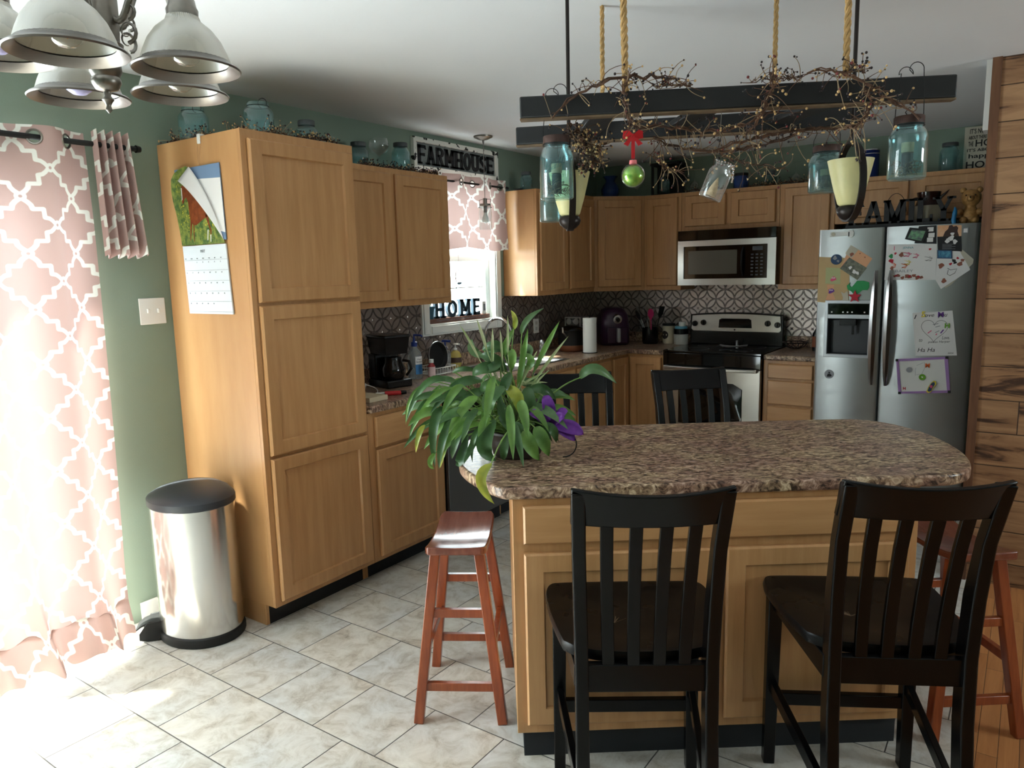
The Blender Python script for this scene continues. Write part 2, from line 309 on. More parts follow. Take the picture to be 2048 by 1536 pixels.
def tin():
    m = MATS['tin']; nt = m.node_tree; B = nt.nodes['Principled BSDF']; tc = nd(nt, 'ShaderNodeTexCoord'); sx = nd(nt, 'ShaderNodeSeparateXYZ', ins={0: tc.outputs['Object']})
    A = .109; a = math_(nt, 'ADD', sx.outputs[0], 20.0); z = math_(nt, 'ADD', sx.outputs[2], .023)
    p = math_(nt, 'FRACT', math_(nt, 'DIVIDE', math_(nt, 'ADD', a, z), A * 1.4142)); q = math_(nt, 'FRACT', math_(nt, 'ADD', math_(nt, 'DIVIDE', math_(nt, 'SUBTRACT', a, z), A * 1.4142), 0.0))
    def mir(x): return x
    P = nd(nt, 'ShaderNodeCombineXYZ', ins={0: p, 1: q}); dm = None; ins = None
    for c in ((0, 0, 0), (1, 0, 0), (0, 1, 0), (1, 1, 0)):
        d = nd(nt, 'ShaderNodeVectorMath', operation='DISTANCE', ins={0: P.outputs[0], 1: c}).outputs['Value']
        k = math_(nt, 'ABSOLUTE', math_(nt, 'SUBTRACT', d, .7071)); dm = k if dm is None else math_(nt, 'MINIMUM', dm, k)
    ring = nd(nt, 'ShaderNodeMapRange', ins={0: dm, 1: .015, 2: .06, 3: 1.0, 4: 0.0}, interpolation_type='SMOOTHSTEP').outputs[0]
    # star in the middle of each circle (cell corners)
    ep = math_(nt, 'MINIMUM', p, math_(nt, 'SUBTRACT', 1.0, p)); eq = math_(nt, 'MINIMUM', q, math_(nt, 'SUBTRACT', 1.0, q))
    st = math_(nt, 'ADD', math_(nt, 'SQRT', ep), math_(nt, 'SQRT', eq)); star = nd(nt, 'ShaderNodeMapRange', ins={0: st, 1: .0, 2: .5, 3: 1.0, 4: 0.0}).outputs[0]
    h = math_(nt, 'ADD', math_(nt, 'MULTIPLY', ring, .7), math_(nt, 'MULTIPLY', star, 1.3))
    bp = nd(nt, 'ShaderNodeBump', ins={'Height': h, 'Strength': 1.0, 'Distance': .006}); nt.links.new(bp.outputs[0], B.inputs['Normal'])
    gr = nd(nt, 'ShaderNodeMapRange', ins={0: dm, 1: .03, 2: .05, 3: 0.0, 4: 1.0}).outputs[0]; g2 = nd(nt, 'ShaderNodeMapRange', ins={0: dm, 1: .02, 2: .04, 3: 1.0, 4: 0.0}).outputs[0]
    g2 = nd(nt, 'ShaderNodeMapRange', ins={0: dm, 1: .008, 2: .018, 3: .8, 4: 0.0}).outputs[0]
    g3 = math_(nt, 'MAXIMUM', gr, g2)
    mx = nd(nt, 'ShaderNodeMix', data_type='RGBA'); nt.links.new(g3, mx.inputs[0]); mx.inputs[6].default_value = srgb(40, 35, 35); mx.inputs[7].default_value = srgb(190, 178, 172); nt.links.new(mx.outputs[2], B.inputs['Base Color'])
tin()
# ---------------------------------------------------------------- room shell
D = 6.0325; F = .61; U = .305; CE = 2.446; T0 = 1.9186; T1 = 2.5284; HU = 2.139; HB = 1.3735; HT = 2.157
TH = .6375; ISO = (2.0229, 1.7648, 0)
XR, YR = 6.2, -2.5
struct('floor', MB().box(-.12, 3.17, YR - .12, D + .12, -.1, 0), 'floor_tile')
struct('trim_1', MB().box(3.165, 3.19, YR, D, -.1, .002), 'oak_floor')
tag(MB().box(3.17, XR + .12, YR - .12, D + .12, -.1, 0).build('floor', 'oak_floor'), kind='structure')
struct('ceiling', MB().box(-.12, XR + .12, YR - .12, D + .12, CE, CE + .1), 'ceiling_white')
# left wall with sliding-door and kitchen-window openings
DY0, DY1, DH = -.95, 1.57, 2.02
WY0, WY1, WZ0, WZ1 = 3.68, 4.46, 1.2, 2.16
w = MB()
for y0, y1, z0, z1 in ((YR - .12, DY0, 0, CE), (DY0, DY1, DH, CE), (DY1, WY0, 0, CE), (WY0, WY1, 0, WZ0), (WY0, WY1, WZ1, CE), (WY1, D + .12, 0, CE)): w.box(-.12, 0, y0, y1, z0, z1)
struct('wall_left', w, 'wall_green')
struct('wall_back', MB().box(0, XR, D, D + .12, 0, CE), 'wall_green')
w = MB()
for y0, y1, z0, z1 in ((YR, 2.6, 0, CE), (2.6, 3.8, 0, 1.15), (2.6, 3.8, 2.05, CE), (3.8, D, 0, CE)): w.box(XR, XR + .12, y0, y1, z0, z1)  # opening in the unseen right wall, added to let in fill light
struct('wall_right', w, 'wall_green')
f = MB()
for a in ((2.6, 3.8, 1.15, 1.21), (2.6, 3.8, 1.99, 2.05), (2.6, 2.66, 1.21, 1.99), (3.74, 3.8, 1.21, 1.99)): f.box(XR + .04, XR + .1, a[0], a[1], a[2], a[3])
wr = struct('fill_window', f, 'white_vinyl'); MB().box(XR + .07, XR + .075, 2.66, 3.74, 1.21, 1.99).build('pane', 'window_glass', wr)  # made-up window out of view, added to brighten surfaces facing right
w = MB()
w.box(0, XR, YR - .12, YR, 0, CE)
struct('wall_rear', w, 'wall_green')
# plank-clad divider wall on the right
struct('wall_divider', MB().box(3.095, XR, 4.105, 4.24, 0, CE), 'wood_wall')
struct('trim_2', MB().box(3.058, 3.095, 4.09, 4.245, 0, CE), mat('trim_walnut', srgb(120, 82, 56), .5, col2=srgb(96, 62, 42), vscale=5, stretch=(8, 8, .6)))
struct('trim_3', MB().box(3.035, 3.057, 4.12, 4.24, 2.14, CE), 'white_trim')
struct('baseboard_left', MB().box(0, .014, DY1 + .06, T0 - .001, 0, .09), 'white_trim', bevel=.003)
struct('baseboard_rear', MB().box(0, XR, YR, YR + .014, 0, .09), 'white_trim')
# sliding glass door
f = MB()
f.box(-.1, -.02, DY0, DY0 + .06, 0, DH); f.box(-.1, -.02, DY1 - .06, DY1, 0, DH); f.box(-.1, -.02, DY0 + .06, DY1 - .06, DH - .06, DH); f.box(-.1, -.02, DY0 + .06, DY1 - .06, 0, .03)
dr = struct('door_1', f, 'white_vinyl', bevel=.004)
s = MB()
for y0, y1, x in ((DY0 + .06, .02, -.045), (-.06, DY1 - .06, -.085)):
    s.box(x - .018, x + .018, y0, y0 + .06, .03, DH - .06); s.box(x - .018, x + .018, y1 - .06, y1, .03, DH - .06)
    s.box(x - .018, x + .018, y0 + .06, y1 - .06, .03, .1); s.box(x - .018, x + .018, y0 + .06, y1 - .06, DH - .13, DH - .06)
s.build('sash', 'white_vinyl', dr)
MB().box(-.047, -.043, DY0 + .12, -.04, .1, DH - .13).box(-.087, -.083, .0, DY1 - .12, .1, DH - .13).build('pane', 'window_glass', dr)
# kitchen window: casing, sashes, panes
f = MB()
c = .075
for y0, y1, z0, z1 in ((WY0 - c + .02, WY0 + .02, WZ0 - c + .02, WZ1 + c), (WY1 - .02, WY1 + c - .02, WZ0 - c + .02, WZ1 + c), (WY0 + .02, WY1 - .02, WZ0 - c + .02, WZ0 + .02), (WY0 + .02, WY1 - .02, WZ1 - .02, WZ1 + c)):
    f.box(.0, .018, y0, y1, z0, z1); f.box(.018, .026, y0 + .012, y1 - .012, z0 + .012, z1 - .012)
f.box(-.12, 0, WY0, WY0 + .02, WZ0, WZ1); f.box(-.12, 0, WY1 - .02, WY1, WZ0, WZ1); f.box(-.12, 0, WY0 + .02, WY1 - .02, WZ1 - .02, WZ1); f.box(-.12, 0.0, WY0 + .02, WY1 - .02, WZ0, WZ0 + .02)
wn = struct('window_1', f, 'white_trim', bevel=.003)
s = MB(); zm = 1.66
def sash(s, x, y0, y1, z0, z1, b=.045):
    s.box(x - .015, x + .015, y0, y0 + b, z0, z1); s.box(x - .015, x + .015, y1 - b, y1, z0, z1); s.box(x - .015, x + .015, y0 + b, y1 - b, z0, z0 + b); s.box(x - .015, x + .015, y0 + b, y1 - b, z1 - b, z1)
    s.box(x - .004, x + .004, (y0 + y1) / 2 - .004, (y0 + y1) / 2 + .004, z0 + b, z1 - b); s.box(x - .004, x + .004, y0 + b, y1 - b, (z0 + z1) / 2 - .004, (z0 + z1) / 2 + .004)
sash(s, -.055, WY0 + .02, WY1 - .02, WZ0 + .02, zm + .02); sash(s, -.09, WY0 + .02, WY1 - .02, zm - .02, WZ1 - .02)
s.build('sash', 'white_vinyl', wn); MB().box(-.056, -.054, WY0 + .06, WY1 - .06, WZ0 + .06, zm - .02).box(-.091, -.089, WY0 + .06, WY1 - .06, zm + .02, WZ1 - .06).build('pane', 'window_glass', wn)
# tin backsplash (object x runs along each wall)
o = MB().box(T1, D, -.0001, .004, .914, HB).build('wall_backsplash', 'tin'); o.matrix_world = Matrix.Identity(4)
o.data.clear_geometry(); me = bpy.data.meshes.new('bs'); b = MB()
for x0, x1, z0, z1 in ((T1 + .002, WY0 - .055, 1.0, HB - .002), (WY0 - .055, WY1 + .055, 1.0, WZ0 - .055), (WY1 + .055, D - .004, 1.0, HB - .002)): b.box(x0, x1, -.0045, -.0005, z0, z1)
me.from_pydata(b.v, [], b.f); me.materials.append(MATS['tin']); o.data = me; o.rotation_euler = (0, 0, PI / 2); tag(o, kind='structure')
o2 = MB().box(.006, 2.07, -.0045, -.0005, 1.0, HB + .25).build('wall_backsplash', 'tin'); o2.location = (0, D, 0); tag(o2, kind='structure')

# ---------------------------------------------------------------- cabinets
def doorfront(mb, x0, x1, z0, z1, y=0, fr=.058, slab=False):
    def rect(i, yy): return [(x0 + i, yy, z0 + i), (x1 - i, yy, z0 + i), (x1 - i, yy, z1 - i), (x0 + i, yy, z1 - i)]
    R = [rect(0, y - .003), rect(0, y - .014), rect(.006, y - .021)]
    if not slab: R += [rect(fr, y - .021), rect(fr + .005, y - .010)]
    mb.rings(R)
def door(par, x0, x1, z0, z1, name='door', slab=False, m=None):
    mb = MB(); doorfront(mb, x0, x1, z0, z1, -.0005, slab=slab); return mb.build(name, m or ('maple_h' if slab else 'maple'), par, ang=20)
def carcass(par, w, d, z0, z1, side='maple_panel', kick=True, hollow=False):
    mb = MB(); mb.mi = 0; mb.box(0, w, 0, .019, z0, z1); mb.mi = 1
    if hollow: mb.box(0, .016, .0191, d, z0, z1).box(w - .016, w, .0191, d, z0, z1).box(.016, w - .016, .0191, d, z0, z0 + .016)
    else: mb.box(0, w, .0191, d, z0, z1)
    if z0 < .2 and kick:
        mb.box(0, .018, .075, d, 0, z0); mb.box(w - .018, w, .075, d, 0, z0)
    o = mb.build('cabinet_body', ['maple', side], par, ang=20, bevel=.0015)
    if z0 < .2 and kick: MB().box(.018, w - .018, .075, .09, .0, z0).build('toe_kick', 'black_kick', par)
    return o
G = .0015
# tall pantry cabinet
t = thing('pantry_cabinet', 'tall maple pantry cabinet with three stacked doors, calendar on its side', 'cabinet', (F, T0, 0), PI / 2)
carcass(t, T1 - T0 - G, F - .002, .1, HT)
# side panel runs to the floor behind the toe notch
for a, b in ((1.452, 2.12), (.79, 1.438), (.125, .776)): door(t, .028, T1 - T0 - .02, a, b)
# wall cabinets left of the window
t = thing('wall_cabinet', 'two-door maple wall cabinet between pantry and window', 'cabinet', (U, T1, 0), PI / 2, 'maple wall cabinets')
wl = 3.5831 - T1; carcass(t, wl, U - .002, HB, HU)
door(t, .14, .545, HB + .035, HU - .03); door(t, .585, wl - .03, HB + .035, HU - .03)
t = thing('wall_cabinet', 'two-door maple wall cabinet right of window, its side lit by daylight', 'cabinet', (U, 4.57, 0), PI / 2, 'maple wall cabinets')
wl = D - .61 - 4.57 - G; carcass(t, wl, U - .002, HB, HU); door(t, .025, .41, HB + .035, HU - .03); door(t, .445, wl - .02, HB + .035, HU - .03)
t = thing('corner_wall_cabinet', 'diagonal maple corner wall cabinet with one door', 'cabinet', (U, D - .61, 0), PI / 4)
wd = math.hypot(.305, .305); mb = MB(); mb.mi = 1
k = .7071
mb.prism([(.0, .02), (wd, .02), (wd + .2149, .2157), (wd / 2, .645), (-.2149, .2157)], HB, HU); mb.mi = 0; mb.box(0, wd, 0, .0199, HB, HU); mb.build('cabinet_body', ['maple', 'maple_panel'], t, ang=20)
door(t, .03, wd - .03, HB + .035, HU - .03)
def back_cab(name, label, x0, x1, z0, doors, zt=HU, y=D - U, d=U):
    t = thing(name, label, 'cabinet', (x0 + G, y, 0), 0, 'maple wall cabinets'); w_ = x1 - x0 - 2 * G; carcass(t, w_, d - .002, z0, zt)
    for a, b in doors: door(t, a, b, z0 + .035, zt - .03)
X1, X2, X3, X4, X5, X6 = .61, .9337, 1.6975, 2.0815, 2.995, 3.0
back_cab('wall_cabinet', 'narrow single-door maple wall cabinet left of microwave', X1, X2, HB, [(.028, X2 - X1 - .03)])
back_cab('wall_cabinet', 'short two-door maple wall cabinet above microwave', X2, X3, 1.835, [(.03, .36), (.40, .735)])
back_cab('wall_cabinet', 'single-door maple wall cabinet between microwave and fridge', X3, X4, HB, [(.035, X4 - X3 - .035)])
back_cab('wall_cabinet', 'short two-door maple wall cabinet above the fridge', X4, 3.05, 1.83, [(.06, .46), (.50, .93)], y=D - U)
# base cabinets on the left wall
t = thing('base_cabinet', 'maple base cabinet with drawer beside the pantry', 'cabinet', (F, T1, 0), PI / 2)
wb = 3.10 - T1 - G; carcass(t, wb, F - .002, .1, .876); door(t, .04, wb - .025, .70, .855, 'drawer', True); door(t, .04, wb - .025, .125, .685)
t = thing('sink_base_cabinet', 'maple sink base cabinet right of dishwasher under window', 'cabinet', (F, 3.71, 0), PI / 2)
wb = D - .915 - 3.71 - G; carcass(t, wb, F - .002, .1, .876, hollow=True)
for a, b in ((.03, .41), (.45, .83)): door(t, a, b, .70, .855, 'drawer', True); door(t, a, b, .125, .685)
door(t, .87, wb - .02, .70, .855, 'drawer', True); door(t, .87, wb - .02, .125, .685)
t = thing('corner_base_cabinet', 'maple corner base cabinet with folding inside-corner doors', 'cabinet', (0, 0, 0), 0)
mb = MB().prism([(.002, D - .915), (F, D - .915), (F, D - F), (X2 - G, D - F), (X2 - G, D - .002), (.002, D - .002)], .1, .876); mb.build('cabinet_body', 'maple', t, ang=20)
MB().prism([(.002, D - .913), (F - .075, D - .913), (F - .075, D - F + .075), (X2 - G, D - F + .075), (X2 - G, D - .002), (.002, D - .002)], .0, .0995).build('toe_kick', 'black_kick', t)
o = door(t, .03, .28, .125, .855); o.location = (F, D - .915, 0); o.rotation_euler = (0, 0, PI / 2)
o = door(t, .025, .295, .125, .855); o.location = (F, D - F, 0)
t = thing('drawer_base_cabinet', 'maple drawer cabinet between range and fridge', 'cabinet', (X3 + G, D - F, 0))
wb = X4 - X3 - 2 * G; carcass(t, wb, F - .002, .1, .876)
for a, b in ((.745, .85), (.555, .73), (.345, .54), (.13, .33)): door(t, .035, wb - .035, a, b, 'drawer', True)
# countertops
def counter(name, poly, label, par_mat, z0=.877, z1=.9145, rot=0, loc=(0, 0, 0), splash=None):
    mb = MB(); mb.prism(poly, z0, z1); o = mb.build(name, 'laminate', None, ang=30, bevel=.009, seg=4); o.rotation_euler = (0, 0, rot); o.location = loc
    return tag(o, label, 'countertop')
# sink opening between y 3.86 and 4.62 (counter built as an outline around it)
SK = (.11, .53, 3.86, 4.6)
ct = counter('countertop', [(.003, T1 + .003), (.635, T1 + .003), (.635, D - .635), (X2 - .002, D - .635), (X2 - .002, D - .003), (.003, D - .003), (.003, SK[3]), (SK[1], SK[3]), (SK[1], SK[2]), (SK[0], SK[2]), (SK[0], SK[3] - .001), (.003, SK[3] - .001)], 'L-shaped speckled brown laminate countertop with sink under window', None)
MB().box(.003, .022, T1 + .003, D - .004, .915, .999).box(.022, X2 - .002, D - .022, D - .003, .915, .999).build('backsplash_lip', 'laminate', ct, bevel=.004)
ct = counter('countertop', [(X3 + .004, D - .635), (X4 - .004, D - .635), (X4 - .004, D - .003), (X3 + .004, D - .003)], 'short speckled laminate countertop between range and fridge', None)
MB().box(X3 + .004, X4 - .004, D - .022, D - .003, .915, .999).build('backsplash_lip', 'laminate', ct, bevel=.004)
# sink and tap
t = thing('kitchen_sink', 'stainless steel double sink set in counter below the window', 'sink', (0, 0, 0))
mb = MB(); y0, y1, x0, x1 = SK[2], SK[3], SK[0], SK[1]; ym = (y0 + y1) / 2
def rr(x0, x1, y0, y1, z, r=.04, n=4):
    o = []
    for cx, cy_, a in ((x1 - r, y1 - r, 0), (x0 + r, y1 - r, PI / 2), (x0 + r, y0 + r, PI), (x1 - r, y0 + r, 1.5 * PI)):
        for i in range(n + 1): q = a + PI / 2 * i / n; o.append((cx + r * math.cos(q), cy_ + r * math.sin(q), z))
    return o
for a, b in ((y0 + .012, ym - .008), (ym + .008, y1 - .012)):
    mb.rings([rr(x0 + .012, x1 - .012, a, b, .917), rr(x0 + .03, x1 - .03, a + .015, b - .015, .9), rr(x0 + .04, x1 - .04, a + .02, b - .02, .76)], True, False)
    mb.add(rr(x0 + .04, x1 - .04, a + .02, b - .02, .76), [tuple(range(20))])
for a in ((x0 - .012, x0 + .03, y0 - .012, y1 + .012), (x1 - .02, x1 + .012, y0 - .012, y1 + .012), (x0, x1, y0 - .012, y0 + .018), (x0, x1, y1 - .018, y1 + .012), (x0, x1, ym - .012, ym + .012)): mb.box(*a, .9146, .919)
mb.build('basin', 'steel', t, bevel=.001)
t = thing('sink_tap', 'tall chrome gooseneck tap behind the sink', 'tap', (.062, 4.24, .9147))
mb = MB().lathe([(.03, .0), (.028, .012), (.016, .03), (.014, .07)]); mb.tube([(0, 0, .05), (0, 0, .2)] + arc((.115, .0, .2), .115, PI, -.15, 14), .011, 12); mb.build('spout', 'chrome', t, ang=50)
MB().cyl((0, .06, 0), (0, .06, .05), .016, .013).tube([(0, .06, .05), (.01, .075, .07), (.05, .13, .085)], .007).build('tap_handle', 'chrome', t)

# ---------------------------------------------------------------- island
t = thing('kitchen_island', 'maple kitchen island cabinet with drawers and panelled doors', 'island', ISO, TH)
IW = 1.256
mb = MB(); mb.box(0, IW, 0, .6, .1, .876); mb.build('cabinet_body', 'maple', t, ang=20, bevel=.0015)
MB().box(.02, IW - .02, .03, .58, 0, .0995).build('toe_kick', 'black_kick', t)
for a, b in ((.032, .61), (.655, IW - .03)): door(t, a, b, .735, .855, 'drawer', True); door(t, a, b, .135, .705)
ipts = [(0, -.02), (1.30, -.022), (1.38, -.005), (1.45, .05), (1.53, .20), (1.575, .37), (1.59, .54), (1.565, .70), (1.5, .80), (1.40, .845), (0.0, .845), (-.06, .83), (-.12, .77), (-.16, .64), (-.18, .48), (-.175, .31), (-.155, .22), (-.114, .12), (-.06, .025), (-.03, -.01)]
def smooth(p, it=1):
    for _ in range(it):
        q = []
        for i in range(len(p)):
            a, b = p[i], p[(i + 1) % len(p)]
            q += [(a[0] * .75 + b[0] * .25, a[1] * .75 + b[1] * .25), (a[0] * .25 + b[0] * .75, a[1] * .25 + b[1] * .75)]
        p = q
    return p
o = counter('island_countertop', smooth(ipts, 2), 'speckled brown laminate island top with curved ends, plant on its left', None, .8765, .9145, TH, ISO)
# ---------------------------------------------------------------- seating
def isl(x, y, z=0): c, s = math.cos(TH), math.sin(TH); return (ISO[0] + x * c - y * s, ISO[1] + x * s + y * c, z)
def make_chair(label):
    t = thing('bar_chair', label, 'chair')
    # seat (front +y)
    out = [(-.19, -.215), (.19, -.215), (.225, -.05), (.245, .12), (.235, .2), (.2, .215), (-.2, .215), (-.235, .2), (-.245, .12), (-.225, -.05)]
    o2 = smooth(out, 2); mb = MB(); n = len(o2)
    def rg(k, z): return [(x * k, y * k, z) for x, y in o2]
    R = [rg(.93, .575), rg(.99, .583), rg(1, .598), rg(.985, .61), rg(.9, .611), rg(.6, .603), rg(.25, .6), rg(.02, .6)]
    mb.rings(R); mb.build('seat', 'black_seat', t, ang=50)
    def post(sx):
        mb = MB(); R = []
        for y, z in ((-.285, 0), (-.25, .2), (-.228, .42), (-.225, .6), (-.235, .75), (-.262, .9), (-.298, 1.0), (-.32, 1.06)):
            xx = sx * (.16 + (z > .6) * (z - .6) * .02); hw = .0165; hd = .026 if z < .9 else .02
            R.append([(xx - hw, y - hd, z), (xx + hw, y - hd, z), (xx + hw, y + hd, z), (xx - hw, y + hd, z)])
        return mb.rings(R)
    for sx in (-1, 1):
        post(sx).build('leg', 'black_wood', t, bevel=.004, ang=60)
        MB().beam((sx * .205, .185, 0), (sx * .20, .18, .575), .034, .034, (0, 1, 0), .042, .042).build('leg', 'black_wood', t, bevel=.003)
        MB().beam((sx * .158, -.24, .2), (sx * .203, .178, .27), .02, .038).build('stretcher', 'black_wood', t, bevel=.002)
    MB().box(-.155, .155, -.235, -.212, .15, .19).build('stretcher', 'black_wood', t, bevel=.002)
    MB().box(-.19, .19, .172, .194, .2, .24).build('stretcher', 'black_wood', t, bevel=.002)
    mb = MB(); mb.box(-.15, .15, -.24, -.216, .518, .59); mb.box(-.195, .195, .16, .18, .52, .58)
    for sx in (-1, 1): mb.beam((sx * .168, -.215, .55), (sx * .198, .165, .55), .02, .06)
    mb.build('seat_frame', 'black_wood', t, bevel=.002)
    mb = MB(); R = []
    for i in range(13):
        x = -.186 + .372 * i / 12; b = -.03 * (1 - (x / .186) ** 2)
        y0, y1 = -.293 + b, -.325 + b; zb = .97; zt = 1.058 + .012 * (x / .186) ** 2
        R.append([(x, y0 + .014 - .011, zb), (x, y0 + .014 + .011, zb), (x, y1 + .011, zt), (x, y1 - .011, zt)])
    mb.rings(R).build('top_rail', 'black_wood', t, bevel=.004, ang=60)
    for x in (-.094, -.032, .032, .094):
        mb = MB(); R = []; b = -.026 * (1 - (x / .186) ** 2)
        for f_, z in ((0, .585), (.25, .68), (.5, .78), (.75, .89), (1, .99)):
            y = -.228 - .06 * f_ ** 2 + b * (.15 + .85 * f_); xx = x * (1 + .1 * f_); R.append([(xx - .0155, y - .007, z), (xx + .0155, y - .007, z), (xx + .0155, y + .007, z), (xx - .0155, y + .007, z)])
        mb.rings(R).build('slat', 'black_wood', t, bevel=.002, ang=60)
    return t
ch = make_chair('black slat-back bar chair in front of island, nearest the left'); ch.location = isl(.325, -.235); ch.rotation_euler = (0, 0, TH - .05); ch['group'] = 'black slat-back bar chairs'
# worn scratches on both front seats
def scratch(p, seed):
    random.seed(seed); mb = MB()
    for i in range(7):
        a = random.uniform(.6, 2.6); x, y = -.06, -.06; l = random.uniform(.02, .05)
        ribbon(mb, [(x, y), (x + l * math.cos(a), y + l * math.sin(a))], .0015, lambda a_, b_: (a_, b_, .6115))
    mb.build('worn_scratch', 'beam_edge', p)
c2 = dup(ch, isl(.972, -.25), TH - .125, 'black slat-back bar chair in front of island, right of its twin')
c3 = dup(ch, isl(.34, 1.03), TH + PI + .02, 'black slat-back bar chair behind the island, partly hidden by plant')
c4 = dup(ch, isl(.94, 1.06), TH + PI + .13, 'black slat-back bar chair behind the island, in front of range')
scratch(ch, 3); scratch(c2, 5)
def make_stool(label):
    t = thing('bar_stool', label, 'stool')
    mb = MB(); R = []
    for i in range(17):
        y = -.195 + .39 * i / 16; e = abs(y) / .195; z = .617 + .028 * e ** 2; wv = .105 - .012 * max(0, e - .86) / .14 * 1
        R.append([(-wv, y, z - .03 + .012 * (1 - e)), (wv, y, z - .03 + .012 * (1 - e)), (wv, y, z), (wv * .5, y, z - .003), (0, y, z - .004), (-wv * .5, y, z - .003), (-wv, y, z)])
    mb.rings(R).build('seat', 'cherry_seat', t, bevel=.006, seg=3, ang=50)
    for sx in (-1, 1):
        for sy_ in (-1, 1):
            MB().beam((sx * .148, sy_ * .19, 0), (sx * .075, sy_ * .13, .612), .034, .034, (0, 1, 0)).build('leg', 'cherry', t, bevel=.003)
    def at(sx, sy_, z): f_ = z / .612; return Vector((sx * (.148 - .073 * f_), sy_ * (.19 - .06 * f_), z))
    for sy_ in (-1, 1):
        for z in (.13, .39): MB().beam(at(-1, sy_, z), at(1, sy_, z), .02, .03).build('rung', 'cherry', t, bevel=.002)
    for sx in (-1, 1): MB().beam(at(sx, -1, .26), at(sx, 1, .26), .02, .03).build('rung', 'cherry', t, bevel=.002)
    return t
st = make_stool('reddish wooden saddle stool at island left end'); st.location = (1.635, 1.99, 0); st.rotation_euler = (0, 0, .55); st['group'] = 'reddish saddle stools'
dup(st, (3.10, 2.83, 0), .66, 'reddish wooden saddle stool at island right end, behind a black chair')

# ---------------------------------------------------------------- pedal bin
t = thing('pedal_bin', 'stainless steel pedal bin with dark lid beside pantry', 'bin', (.325, 1.738, 0))
def ell(rx, ry, z, n=48, dx=0, dy=0, flat=.13): return [(dx + rx * math.cos(2 * PI * k / n), dy + min(ry * math.sin(2 * PI * k / n), flat), z) for k in range(n)]
MB().rings([ell(.2, .168, .002), ell(.203, .171, .01), ell(.203, .171, .04), ell(.198, .166, .045)]).build('base_ring', 'black_matte', t)
MB().rings([ell(.196, .164, .046), ell(.196, .164, .60)]).build('bin_body', 'bin_steel', t)
mb = MB(); mb.rings([ell(.2, .168, .601), ell(.203, .171, .606), ell(.203, .171, .632), ell(.197, .165, .64), ell(.17, .138, .657, dy=.008), ell(.12, .1, .672, dy=.02), ell(.06, .05, .681, dy=.03), ell(.002, .002, .683, dy=.03)])
mb.build('lid', mat('bin_lid', srgb(52, 56, 62), .38), t, ang=30)
mb = MB(); a = Vector((-.62, -.78, 0)).normalized(); b = Vector((-a.y, a.x, 0)); o = Vector((-.115, -.125, 0))
def PF(x, y, z): return tuple(o + a * x + b * y + Vector((0, 0, z)))
R = [[PF(x, -.045, z), PF(x, .045, z), PF(x, .045, z + .009), PF(x, -.045, z + .009)] for x, z in ((0.0, .075), (.04, .078), (.075, .066), (.1, .048))]
mb.rings(R); R = [[PF(x, s_ * .052 - .004, z0), PF(x, s_ * .052 + .004, z0), PF(x, s_ * .052 + .004, z1), PF(x, s_ * .052 - .004, z1)] for s_ in (-1,) for x, z0, z1 in ((-.02, .003, .09), (.05, .003, .085), (.085, .01, .04))]
mb.rings(R); R = [[PF(x, .048, z0), PF(x, .056, z0), PF(x, .056, z1), PF(x, .048, z1)] for x, z0, z1 in ((-.02, .003, .09), (.05, .003, .085), (.085, .01, .04))]; mb.rings(R)
mb.rings([[PF(x, -.05, .003), PF(x, .05, .003), PF(x, .05, .012), PF(x, -.05, .012)] for x in (-.02, .07)])
mb.build('foot_pedal', 'black_matte', t, bevel=.002)

# ---------------------------------------------------------------- appliances
# dishwasher (front faces +x)
t = thing('dishwasher', 'stainless dishwasher with black control strip under left counter', 'dishwasher', (F, 3.105, 0), PI / 2)
MB().box(0, .6, 0, .57, .1, .872).build('dishwasher_body', 'black_plastic', t)
MB().box(.003, .597, -.025, -.0005, .115, .73).build('door', mat('dishwasher_steel', srgb(120, 122, 126), .4, metal=.9), t, bevel=.003)
mb = MB().box(.003, .597, -.03, -.0005, .735, .87); mb.build('control_panel', 'black_plastic', t, bevel=.004)
MB().box(.04, .16, -.032, -.0302, .75, .86).build('steel_accent', 'steel', t)
MB().box(.01, .59, .06, .07, 0, .0995).build('toe_kick', 'black_kick', t)
# range
RX0 = X2 + .004; RW = X3 - X2 - .008
t = thing('cooking_range', 'stainless electric range with black glass top under microwave', 'range', (RX0, D - .66, 0))
MB().box(0, RW, .03, .64, .0, .905).build('range_body', 'black_plastic', t)
MB().box(-.001, RW + .001, .0, .64, .9055, .922).build('cooktop', 'black_glass', t, bevel=.003)
mb = MB().box(.0, RW, -.005, .029, .185, .80); mb.build('oven_door', 'steel_h', t, bevel=.006)
mb = MB(); mb.rings([[(.13 + i, y, .36 + i), (RW - .13 - i, y, .36 + i), (RW - .13 - i, y, .67 - i - .02), (RW - .2 - i, y, .69 - i), (.2 + i, y, .69 - i), (.13 + i, y, .67 - i - .02)] for i, y in ((0, -.0052), (.004, -.009))]); mb.build('oven_window', 'black_glass', t)
MB().box(0, RW, -.0, .029, .03, .18).build('storage_drawer', 'steel_h', t, bevel=.005)
MB().box(0, RW, -.002, .029, .803, .904).build('front_trim', 'black_glass', t, bevel=.004)
mb = MB(); R = []
for i in range(13):
    x = .02 + (RW - .04) * i / 12; y = -.03 - .03 * math.sin(PI * i / 12); R.append([(x, y - .01, .785), (x, y + .008, .78), (x, y + .008, .81), (x, y - .01, .805)])
mb.rings(R); mb.box(.02, .045, -.04, -.0055, .782, .808).box(RW - .045, RW - .02, -.04, -.0055, .782, .808); mb.build('oven_handle', 'steel_h', t, bevel=.003)
mb = MB(); top = [(x, 1.165 + .018 * (1 - ((x - RW / 2) / (RW / 2)) ** 2)) for x in [RW * i / 12 for i in range(13)]]
